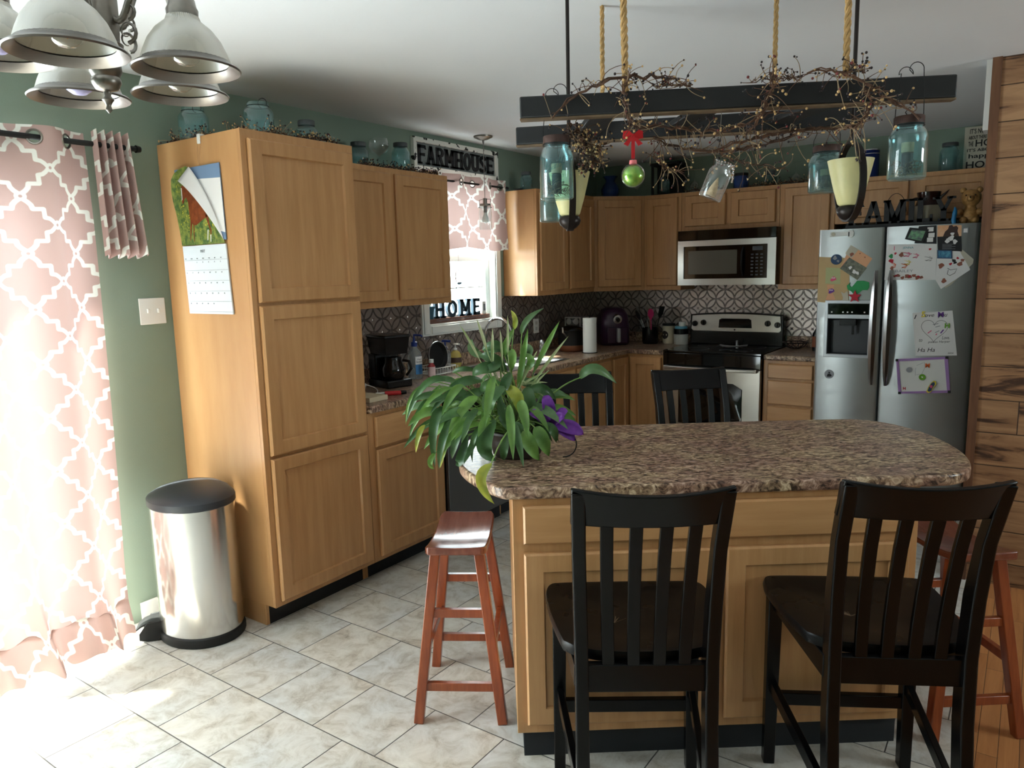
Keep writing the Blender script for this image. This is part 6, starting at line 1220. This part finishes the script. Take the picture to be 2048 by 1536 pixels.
t = sheet('kids_drawing', 'tilted white drawing with heart stickers at right of right door', 'drawing', [(2.775, 1.61), (2.872, 1.65), (2.955, 1.499), (2.807, 1.384), (2.775, 1.439)], 'white_paper', .001); blobs(t, 'hearts', 'm_red', [(2.85, 1.535, .008), (2.885, 1.57, .007)], .0022); blobs(t, 'animal_stickers', 'm_brown', [(2.80, 1.525, .015), (2.90, 1.535, .014), (2.912, 1.556, .01), (2.82, 1.435, .013)], .0022); blobs(t, 'spotted_sticker', 'm_black', [(2.865, 1.555, .01), (2.872, 1.543, .009)], .0024); strokes(t, 'black_outline', 'm_black', [[(2.835, 1.51), (2.85, 1.50), (2.885, 1.505), (2.875, 1.48), (2.85, 1.465), (2.835, 1.475), (2.84, 1.50)]], .0022, .0028)
t = sheet('photo_strip', 'black photo-booth strip standing above fridge door edge', 'photo', [(2.668, 1.77), (2.763, 1.771), (2.768, 1.66), (2.648, 1.667)], 'm_black', .0012); 
for x, z in ((2.715, 1.735), (2.722, 1.70), (2.716, 1.672)): MB().prism([(x, z), (x + .033, z), (x + .033, z + .026), (x, z + .026)], .0021, .0023, FM).build('print', 'white_paper', t)
t = thing('framed_magnet', 'small tilted black-framed photo magnet left of the photo strip', 'magnet', (0, 0, 0)); MB().prism([(2.618, 1.765), (2.723, 1.748), (2.695, 1.667), (2.594, 1.695)], .0025, .007, FM).build('frame', 'm_black', t); MB().prism([(2.63, 1.752), (2.706, 1.739), (2.686, 1.68), (2.61, 1.70)], .0071, .0073, FM).build('print', mat('green_photo', srgb(120, 180, 130), .3, col2=srgb(90, 96, 100), vscale=45), t)
t = thing('couple_photo', 'photo of an embracing couple at sunset above black caption panel', 'photo', (0, 0, 0)); MB().prism([(2.768, 1.77), (2.895, 1.765), (2.897, 1.70), (2.77, 1.702)], .0015, .0023, FM).build('sunset_print', mat('sunset', srgb(236, 196, 160), .4, col2=srgb(226, 160, 110), vscale=12), t); MB().prism([(2.77, 1.7015), (2.897, 1.6995), (2.905, 1.608), (2.778, 1.621)], .0015, .0023, FM).build('caption_panel', 'm_black', t)
MB().prism([(2.8, 1.7), (2.81, 1.73), (2.825, 1.745), (2.83, 1.765), (2.845, 1.768), (2.852, 1.758), (2.868, 1.762), (2.878, 1.75), (2.875, 1.73), (2.885, 1.70)], .0024, .0027, FM).build('couple_silhouette', mat('hair_brown', srgb(66, 44, 38), .6), t); blobs(t, 'dress', 'white_paper', [(2.845, 1.69, .015), (2.825, 1.675, .012), (2.865, 1.668, .012), (2.85, 1.715, .01)], .0029)
strokes(t, 'caption', 'm_grey', [[(2.80, .0 + z), (2.87 - .02 * (k % 2), z - .002)] for k, z in enumerate((1.655, 1.648, 1.641, 1.634, 1.627))], .0026, .0018)
t = sheet('seascape_magnet', 'small blue water photo magnet below the couple photo', 'magnet', [(2.775, 1.622), (2.853, 1.617), (2.857, 1.567), (2.777, 1.571)], 'm_navy', .004, .002); MB().prism([(2.782, 1.616), (2.848, 1.612), (2.85, 1.573), (2.783, 1.577)], .0061, .0063, FM).build('water', mat('water_print', srgb(90, 160, 190), .3, col2=srgb(50, 110, 150), vscale=60), t)
t = thing('square_magnet', 'small square framed magnet near top right of right door', 'magnet', (0, 0, 0)); MB().box(2.902, 2.932, FP - .006, FP, 1.715, 1.748).build('frame', 'm_grey', t); MB().box(2.907, 2.927, FP - .0075, FP - .0061, 1.72, 1.743).build('inset', 'white_paper', t)
t = sheet('love_note', 'child note in plastic sleeve reading I love you with a heart', 'note', [(2.66, 1.235), (2.876, 1.253), (2.915, .978), (2.69, .965)], 'white_paper')
def hp(a): return (2.785 + .072 * 16 * math.sin(a) ** 3 / 16, 1.135 + .072 * (13 * math.cos(a) - 5 * math.cos(2 * a) - 2 * math.cos(3 * a) - math.cos(4 * a)) / 15)
strokes(t, 'heart_outline', 'm_black', [[hp(a) for a in np.linspace(0, 2 * PI, 40)]], .0011, .002)
mb = MB()
for s_, x, z, h_, w_ in (('I', 2.67, 1.198, .026, .014), ('Love', 2.71, 1.21, .022, .07), ('you', 2.80, 1.205, .025, .05), ('to', 2.705, 1.055, .018, .018), ('pieces Harper', 2.755, 1.045, .018, .12), ('Love.', 2.83, 1.075, .02, .04), ('Ha Ha', 2.70, .99, .026, .095), ('2024', 2.865, .985, .01, .03)): addtext(mb, s_, FM(x, z, .0011), (1, .0, .06), (0, 0, 1), width=w_, height=h_, th=.0003, shear=.2)
mb.build('handwriting', 'm_black', t); strokes(t, 'grey_marks', 'm_grey', [[(2.775, 1.165), (2.805, 1.172)], [(2.79, 1.15), (2.815, 1.158)], [(2.79, 1.115), (2.812, 1.128)]], .0012, .004); strokes(t, 'pink_marks', 'm_pink', [[(2.75, 1.11), (2.77, 1.128)], [(2.795, 1.10), (2.80, 1.11)]], .0012, .005); strokes(t, 'mauve_mark', 'm_purple', [[(2.82, 1.112), (2.835, 1.135)]], .0012, .007)
def lettermag(ch, label, x, z, h_, m_, e=.0015):
    mb = MB(); addtext(mb, ch, FM(x, z, e), (1, 0, 0), (0, 0, 1), height=h_, th=.004, bold=.03); tag(mb.build('letter_magnet', m_), label, 'magnet', 'letter magnets')
lettermag('5', 'yellow number magnet at top of the love note', 2.71, 1.21, .036, 'm_yellow', .0018); lettermag('M', 'purple letter magnet at top of the love note', 2.80, 1.212, .032, 'm_purple', .0018); lettermag('H', 'green letter magnet at right edge of the love note', 2.84, 1.145, .03, 'm_lime', .0018)
t = thing('whiteboard', 'little whiteboard with purple frame low on right door', 'whiteboard', (0, 0, 0)); wq = [(2.581, .94), (2.868, .969), (2.893, .745), (2.606, .717)]; wi = [(2.598, .927), (2.850, .953), (2.875, .758), (2.621, .731)]
MB().rings([[FM(x, z, 0) for x, z in wq], [FM(x, z, .008) for x, z in wq], [FM(x, z, .008) for x, z in wi], [FM(x, z, .003) for x, z in wi]], True, False).build('frame', 'purple_plastic', t, ang=20); MB().prism(wi, .0005, .003, FM).build('board', 'white_plastic', t)
for (x, z) in wq: MB().box(x - .008 + (.006 if x < 2.7 else -.006), x + .008 + (.006 if x < 2.7 else -.006), FP - .0105, FP - .0082, z - .008 + (.006 if z < .8 else -.006), z + .008 + (.006 if z < .8 else -.006)).build('corner_cap', 'm_black', t, bevel=.002)
strokes(t, 'marker_scribble', 'm_grey', [[(2.70, .905), (2.72, .915), (2.735, .925)], [(2.74, .93), (2.745, .89), (2.73, .85)], [(2.695, .89), (2.695, .84)], [(2.70, .845), (2.72, .85)]], .0035, .0016)
lettermag('M', 'orange letter magnet upper middle of the whiteboard', 2.748, .895, .026, 'm_orange', .0035); lettermag('H', 'red letter magnet lower left of the whiteboard', 2.63, .745, .018, 'm_red', .0035)
t = disc('ring_magnet', 'lime green ring magnet in the middle of whiteboard', 2.735, .833, .019, 'm_lime', .0035, .004); blobs(t, 'white_centre', 'white_paper', [(2.735, .833, .005)], .0078)
t = disc('clear_magnet', 'clear squarish magnet left on the whiteboard', 2.66, .875, .017, 'm_grey', .0035, .004)
fp = [(2.762, .742), (2.775, .735), (2.79, .745), (2.80, .77), (2.815, .795), (2.812, .812), (2.80, .815), (2.785, .80), (2.772, .775)]
t = sheet('flip_flop_magnet', 'colourful flip-flop magnet on lower edge of the whiteboard', 'magnet', fp, 'm_yellow', .009, .004); MB().prism([(2.789 + (x - 2.789) * .72, .776 + (z - .776) * .8) for x, z in fp], .0131, .0135, FM).build('dark_sole', 'm_navy', t); blobs(t, 'pink_flower', 'm_pink', [(2.788, .777, .008)], .0138)
LEAVES=[
(-0.197,0.380,1.187,-0.282,0.350,1.180,-0.356,0.380,1.045,0.029,0), (-0.188,0.350,1.168,-0.261,0.320,1.132,-0.341,0.350,1.006,0.025,1), (-0.235,0.380,1.121,-0.294,0.350,1.102,-0.349,0.380,0.982,0.029,0), (-0.286,0.330,1.044,-0.305,0.300,1.016,-0.321,0.330,0.948,0.022,3), (-0.215,0.330,1.103,-0.252,0.300,1.049,-0.258,0.330,0.893,0.040,0), (-0.189,0.300,1.065,-0.223,0.270,1.003,-0.241,0.300,0.895,0.033,0), (-0.145,0.280,1.085,-0.177,0.250,1.006,-0.195,0.280,0.878,0.033,0), (-0.045,0.240,1.073,-0.083,0.210,0.996,-0.047,0.240,0.898,0.062,0), (-0.005,0.240,1.024,-0.018,0.210,0.977,-0.019,0.240,0.910,0.033,0), (0.050,0.240,1.032,0.068,0.210,0.991,0.098,0.240,0.892,0.058,1), (0.088,0.260,1.039,0.111,0.230,1.002,0.132,0.260,0.939,0.054,1), (-0.058,-0.070,1.005,-0.090,-0.100,0.964,-0.054,-0.070,0.884,0.036,3), (-0.139,0.280,1.016,-0.166,0.250,0.937,-0.176,0.280,0.878,0.036,0), (-0.008,0.300,1.171,-0.063,0.270,1.135,-0.053,0.300,1.064,0.062,2), (-0.005,0.310,1.169,0.031,0.280,1.139,0.037,0.310,1.077,0.051,3), (0.069,0.330,1.164,0.072,0.300,1.117,0.089,0.330,1.041,0.054,0), (0.070,0.360,1.142,0.120,0.330,1.157,0.168,0.360,1.113,0.040,0), (0.046,0.400,1.172,0.094,0.370,1.166,0.142,0.400,1.124,0.043,2), (-0.023,0.380,1.224,-0.083,0.350,1.230,-0.119,0.380,1.202,0.054,0), (-0.002,0.400,1.214,-0.048,0.370,1.261,-0.095,0.400,1.269,0.047,0), (0.010,0.430,1.245,-0.021,0.400,1.297,-0.083,0.430,1.255,0.047,0), (0.056,0.430,1.339,0.077,0.400,1.390,0.136,0.430,1.427,0.025,2), (0.030,0.420,1.358,0.034,0.390,1.392,0.021,0.420,1.425,0.022,3), (-0.007,0.410,1.265,0.000,0.380,1.307,0.030,0.410,1.364,0.029,1), (-0.078,0.480,1.259,-0.118,0.450,1.285,-0.119,0.480,1.322,0.047,2), (0.064,0.380,1.214,0.084,0.350,1.253,0.062,0.380,1.277,0.040,1), (-0.085,0.380,1.184,-0.153,0.350,1.185,-0.217,0.380,1.138,0.040,0), (-0.068,0.350,1.165,-0.136,0.320,1.137,-0.178,0.350,1.116,0.040,0), (-0.027,0.330,1.103,-0.104,0.300,1.088,-0.158,0.330,1.019,0.029,1), (0.253,0.360,1.186,0.301,0.330,1.221,0.379,0.360,1.165,0.043,2), (-0.251,0.400,1.180,-0.205,0.370,1.195,-0.156,0.400,1.160,0.025,2), (-0.096,0.320,1.075,-0.138,0.290,1.048,-0.159,0.320,0.963,0.029,1), (0.022,0.280,1.054,0.045,0.250,1.017,0.037,0.280,0.949,0.033,0), (0.116,0.300,1.038,0.148,0.270,1.026,0.161,0.300,0.976,0.040,0), (0.129,0.360,1.061,0.144,0.330,1.031,0.128,0.360,0.990,0.033,0), (-0.026,0.330,1.141,-0.011,0.300,1.059,0.023,0.330,1.014,0.040,0), (-0.233,0.380,1.174,-0.263,0.350,1.144,-0.304,0.380,1.123,0.018,1), (-0.190,0.420,1.211,-0.144,0.390,1.226,-0.093,0.420,1.208,0.022,0), (-0.024,0.340,1.183,-0.067,0.310,1.180,-0.094,0.340,1.150,0.040,0), (0.011,0.330,1.218,-0.008,0.300,1.180,-0.017,0.330,1.141,0.047,0), (-0.103,0.360,1.138,-0.154,0.330,1.127,-0.200,0.360,1.097,0.025,1), (0.058,0.410,1.302,0.083,0.380,1.287,0.069,0.410,1.249,0.029,2), (0.014,0.380,1.289,0.021,0.350,1.266,0.015,0.380,1.211,0.033,1), (-0.054,0.260,1.052,-0.112,0.230,1.026,-0.125,0.260,0.925,0.025,0), (-0.254,0.320,0.949,-0.270,0.290,0.922,-0.260,0.320,0.890,0.022,1), (-0.210,0.320,0.991,-0.227,0.290,0.947,-0.239,0.320,0.895,0.022,3), (-0.296,0.410,1.171,-0.339,0.380,1.124,-0.361,0.410,1.030,0.014,1), (-0.082,0.410,1.289,-0.038,0.380,1.308,-0.003,0.410,1.286,0.036,0), (-0.022,0.380,1.255,-0.049,0.350,1.234,-0.092,0.380,1.226,0.043,0), (-0.129,0.340,1.125,-0.172,0.310,1.079,-0.203,0.340,0.986,0.036,0), (-0.155,0.330,1.101,-0.207,0.300,1.048,-0.229,0.330,0.954,0.029,0),
]
BLADES=[
(-0.092,0.360,1.261,-0.157,0.360,1.383,0.008), (-0.066,0.360,1.293,-0.098,0.360,1.400,0.010), (-0.014,0.360,1.244,-0.019,0.360,1.363,0.007), (0.006,0.360,1.276,0.008,0.360,1.411,0.008), (0.037,0.360,1.152,0.076,0.360,1.363,0.020), (0.092,0.360,1.211,0.185,0.360,1.386,0.017), (0.086,0.360,1.169,0.215,0.360,1.334,0.010), (0.043,0.360,1.116,0.151,0.360,1.222,0.008), (0.027,0.360,1.134,0.108,0.360,1.289,0.012), (0.045,0.360,1.169,0.140,0.360,1.175,0.008), (0.036,0.360,1.160,0.132,0.360,1.210,0.008), (0.053,0.360,1.151,0.143,0.360,1.149,0.008), (-0.049,0.360,1.224,-0.045,0.360,1.370,0.010), (-0.028,0.360,1.057,-0.129,0.360,1.139,0.008), (-0.028,0.360,1.048,-0.148,0.360,1.095,0.008), (-0.037,0.360,1.030,-0.123,0.360,1.054,0.008), (-0.028,0.360,1.039,-0.086,0.360,1.120,0.008), (-0.020,0.360,1.030,-0.116,0.360,1.015,0.010), (-0.010,0.360,1.065,-0.069,0.360,1.137,0.008), (-0.028,0.360,1.030,-0.158,0.360,1.043,0.008), (0.007,0.360,1.029,-0.026,0.360,1.118,0.008),
]
# ---------------------------------------------------------------- potted plant on the island
PX, PY = .03, .385
pt = thing('potted_plant', 'big leafy peace lily and spider plant in dark pot on island', 'plant', isl(PX, PY, .9150), TH)
def LP(x, y, z):
    if z < .925 and x > -.2 and y > -.04: z = .925 + .01 * abs(math.sin(90 * x))
    return Vector((x - PX, y - PY, z - .9150))
MB().lathe([(.001, .001), (.075, .001), (.085, .01), (.095, .06), (.10, .085), (.105, .088), (.104, .095), (.094, .095), (.088, .07), (.001, .07)], n=40).build('pot', mat('dark_pot', srgb(44, 34, 30), .45), pt, ang=50)
MB().lathe([(.001, .0705), (.087, .0705), (.087, .078), (.04, .085), (.001, .086)], n=30).build('soil', mat('soil', srgb(44, 34, 28), .95, bump=.8, bscale=80), pt, ang=60)
def leafmat(name, c, c2):
    m = mat(name, c, .34, col2=c2, vscale=14); nt = m.node_tree; B = nt.nodes['Principled BSDF']; out = [n for n in nt.nodes if n.type == 'OUTPUT_MATERIAL'][0]
    tl = nd(nt, 'ShaderNodeBsdfTranslucent', ins={0: tuple(min(1, x * 1.6) for x in c[:3]) + (1,)}); ms = nd(nt, 'ShaderNodeMixShader', ins={0: .22, 1: B.outputs[0], 2: tl.outputs[0]}); nt.links.new(ms.outputs[0], out.inputs[0])
leafmat('leaf_dark', srgb(74, 108, 62), srgb(46, 78, 44)); leafmat('leaf_mid', srgb(112, 150, 72), srgb(74, 112, 54)); leafmat('leaf_pale', srgb(110, 140, 96), srgb(76, 110, 70)); leafmat('leaf_yellow', srgb(176, 176, 74), srgb(110, 136, 56)); leafmat('blade_cream', srgb(186, 190, 150), srgb(120, 146, 86)); mat('stem_green', srgb(120, 150, 78), .5)
def leaf(mb, p0, p1, p2, w, droop=.0):
    w = min(w, .42 * (Vector(p2) - Vector(p0)).length); n, m_ = 10, 3; P0, P1, P2 = Vector(p0), Vector(p1) * 2 - (Vector(p0) + Vector(p2)) * .5, Vector(p2)
    rows = []; prev = None
    for i in range(n + 1):
        t_ = i / n; c = P0 * (1 - t_) ** 2 + P1 * 2 * t_ * (1 - t_) + P2 * t_ * t_; tg = ((P1 - P0) * (1 - t_) + (P2 - P1) * t_).normalized()
        vd = Vector((-.05, -1, .45)); s = tg.cross(vd)
        if s.length < .15: s = Vector((1, 0, 0))
        s.normalize(); nn = s.cross(tg).normalized(); ww = w * .5 * max(.02, ((t_ + .015) ** .62 * max(0, 1 - t_) ** .85) / .37); wav = .06 * w * math.sin(t_ * 14)
        rows.append([c - s * ww + nn * (ww * .35 + wav), c - s * ww * .5 + nn * ww * .1, c, c + s * ww * .5 + nn * ww * .1, c + s * ww + nn * (ww * .35 - wav)])
    mb.rings(rows, False, False)
MS = ['leaf_dark', 'leaf_mid', 'leaf_pale', 'leaf_yellow', 'blade_cream']
fol = MB(); stems = MB(); rng = random.Random(4)
for k, q in enumerate(LEAVES):
    p0, p1, p2 = LP(*q[0:3]), LP(*q[3:6]), LP(*q[6:9]); fol.mi = q[10]; leaf(fol, p0, p1, p2, q[9] * .85)
    r0 = Vector((rng.uniform(-.05, .05), rng.uniform(-.05, .05), .08)); mid = (r0 + p0) / 2 + Vector((0, 0, .05 + .12 * (p0 - r0).length)); stems.tube(bez([r0, mid, p0, p0 + (p1 - p0) * .15], 8), [.0028] * 5 + [.0024, .0022, .002, .0018], 5, False)
for k in range(56):
    a = rng.uniform(0, 2 * PI); L = rng.uniform(.08, .22); el = rng.uniform(.1, 1.2); r0 = Vector((.04 * math.cos(a), .04 * math.sin(a), .08)); d = Vector((math.cos(a) * math.cos(el), math.sin(a) * math.cos(el) * .8, math.sin(el)))
    if d.x > .25: L *= .55
    p0 = r0 + d * L + Vector((-.04, 0, .03)); dd = Vector((d.x, d.y, rng.uniform(-.8, .3))).normalized(); l2 = rng.uniform(.09, .16); p2 = p0 + dd * l2 + Vector((0, 0, -l2 * .3)); p1 = p0.lerp(p2, .5) + Vector((0, 0, .02))
    if p2.z < .02: p2.z = .02
    fol.mi = rng.choice((0, 0, 1, 1, 1, 2)); leaf(fol, p0, p1, p2, rng.uniform(.02, .036)); stems.tube(bez([r0, (r0 + p0) / 2 + Vector((0, 0, .03)), p0], 5), .002, 5, False)
o = fol.build('broad_leaves', MS, pt, ang=180); o['kind'] = 'stuff'
tag(stems.build('leaf_stems', 'stem_green', pt, ang=180), kind='stuff')
bl = MB()
for q in BLADES: bl.mi = 1 if q[6] * 1 > .012 else 0; leaf(bl, LP(*q[0:3]), (LP(*q[0:3]) + LP(*q[3:6])) / 2 + Vector((0, 0, .004)), LP(*q[3:6]), max(q[6] * 1.1, .006)); bl.tube([Vector((0, 0, .08)), (Vector((0, 0, .08)) + LP(*q[0:3])) / 2 + Vector((0, 0, .01)), LP(*q[0:3])], .0018, 4, False)
for k in range(60):
    a = rng.uniform(2.2, 4.9) if k < 40 else rng.uniform(0, 6.28); c = Vector((-.03, -.02, .12)) if k < 40 else Vector((.0, .0, .2)); L = rng.uniform(.07, .15); p2 = c + Vector((L * math.cos(a), L * .6 * math.sin(a), rng.uniform(-.02, .06))); p1 = c.lerp(p2, .55) + Vector((0, 0, .035)); bl.mi = rng.choice((0, 1)); leaf(bl, c, p1, p2, .006)
o = bl.build('spider_blades', ['blade_cream', 'leaf_mid'], pt, ang=180); o['kind'] = 'stuff'
t = thing('purple_silk_flower', 'large purple fabric flower tucked beside the potted plant', 'flower', isl(.15, .335, .9150), TH); t.scale = (1.2, 1.2, 1.2)
mat('purple_silk', srgb(128, 60, 168), .55, col2=srgb(98, 40, 136), vscale=18); mb = MB()
for (dx, dz, L, w, yy) in ((-.02, .085, .085, .06, 0), (-.055, .03, .075, .055, -.01), (.05, -.015, .095, .06, -.02), (.075, -.055, .08, .055, -.03), (.02, .02, .07, .06, -.035), (.04, .035, .06, .05, .01)):
    c = Vector((-.0, -.01, .10)); e = c + Vector((dx, yy, dz)).normalized() * L + Vector((0, 0, 0)); leaf(mb, c, c.lerp(e, .6) + Vector((0, -.02, .012)), e, w)
mb.build('petals', 'purple_silk', t, ang=180, solid=.0012); MB().tube(bez([(-.01, 0, .1), (.06, -.02, .1), (.09, -.03, .05), (.07, -.02, .004), (.03, -.01, .003)], 14), .0018, 6).build('wire_stem', 'black_matte', t)
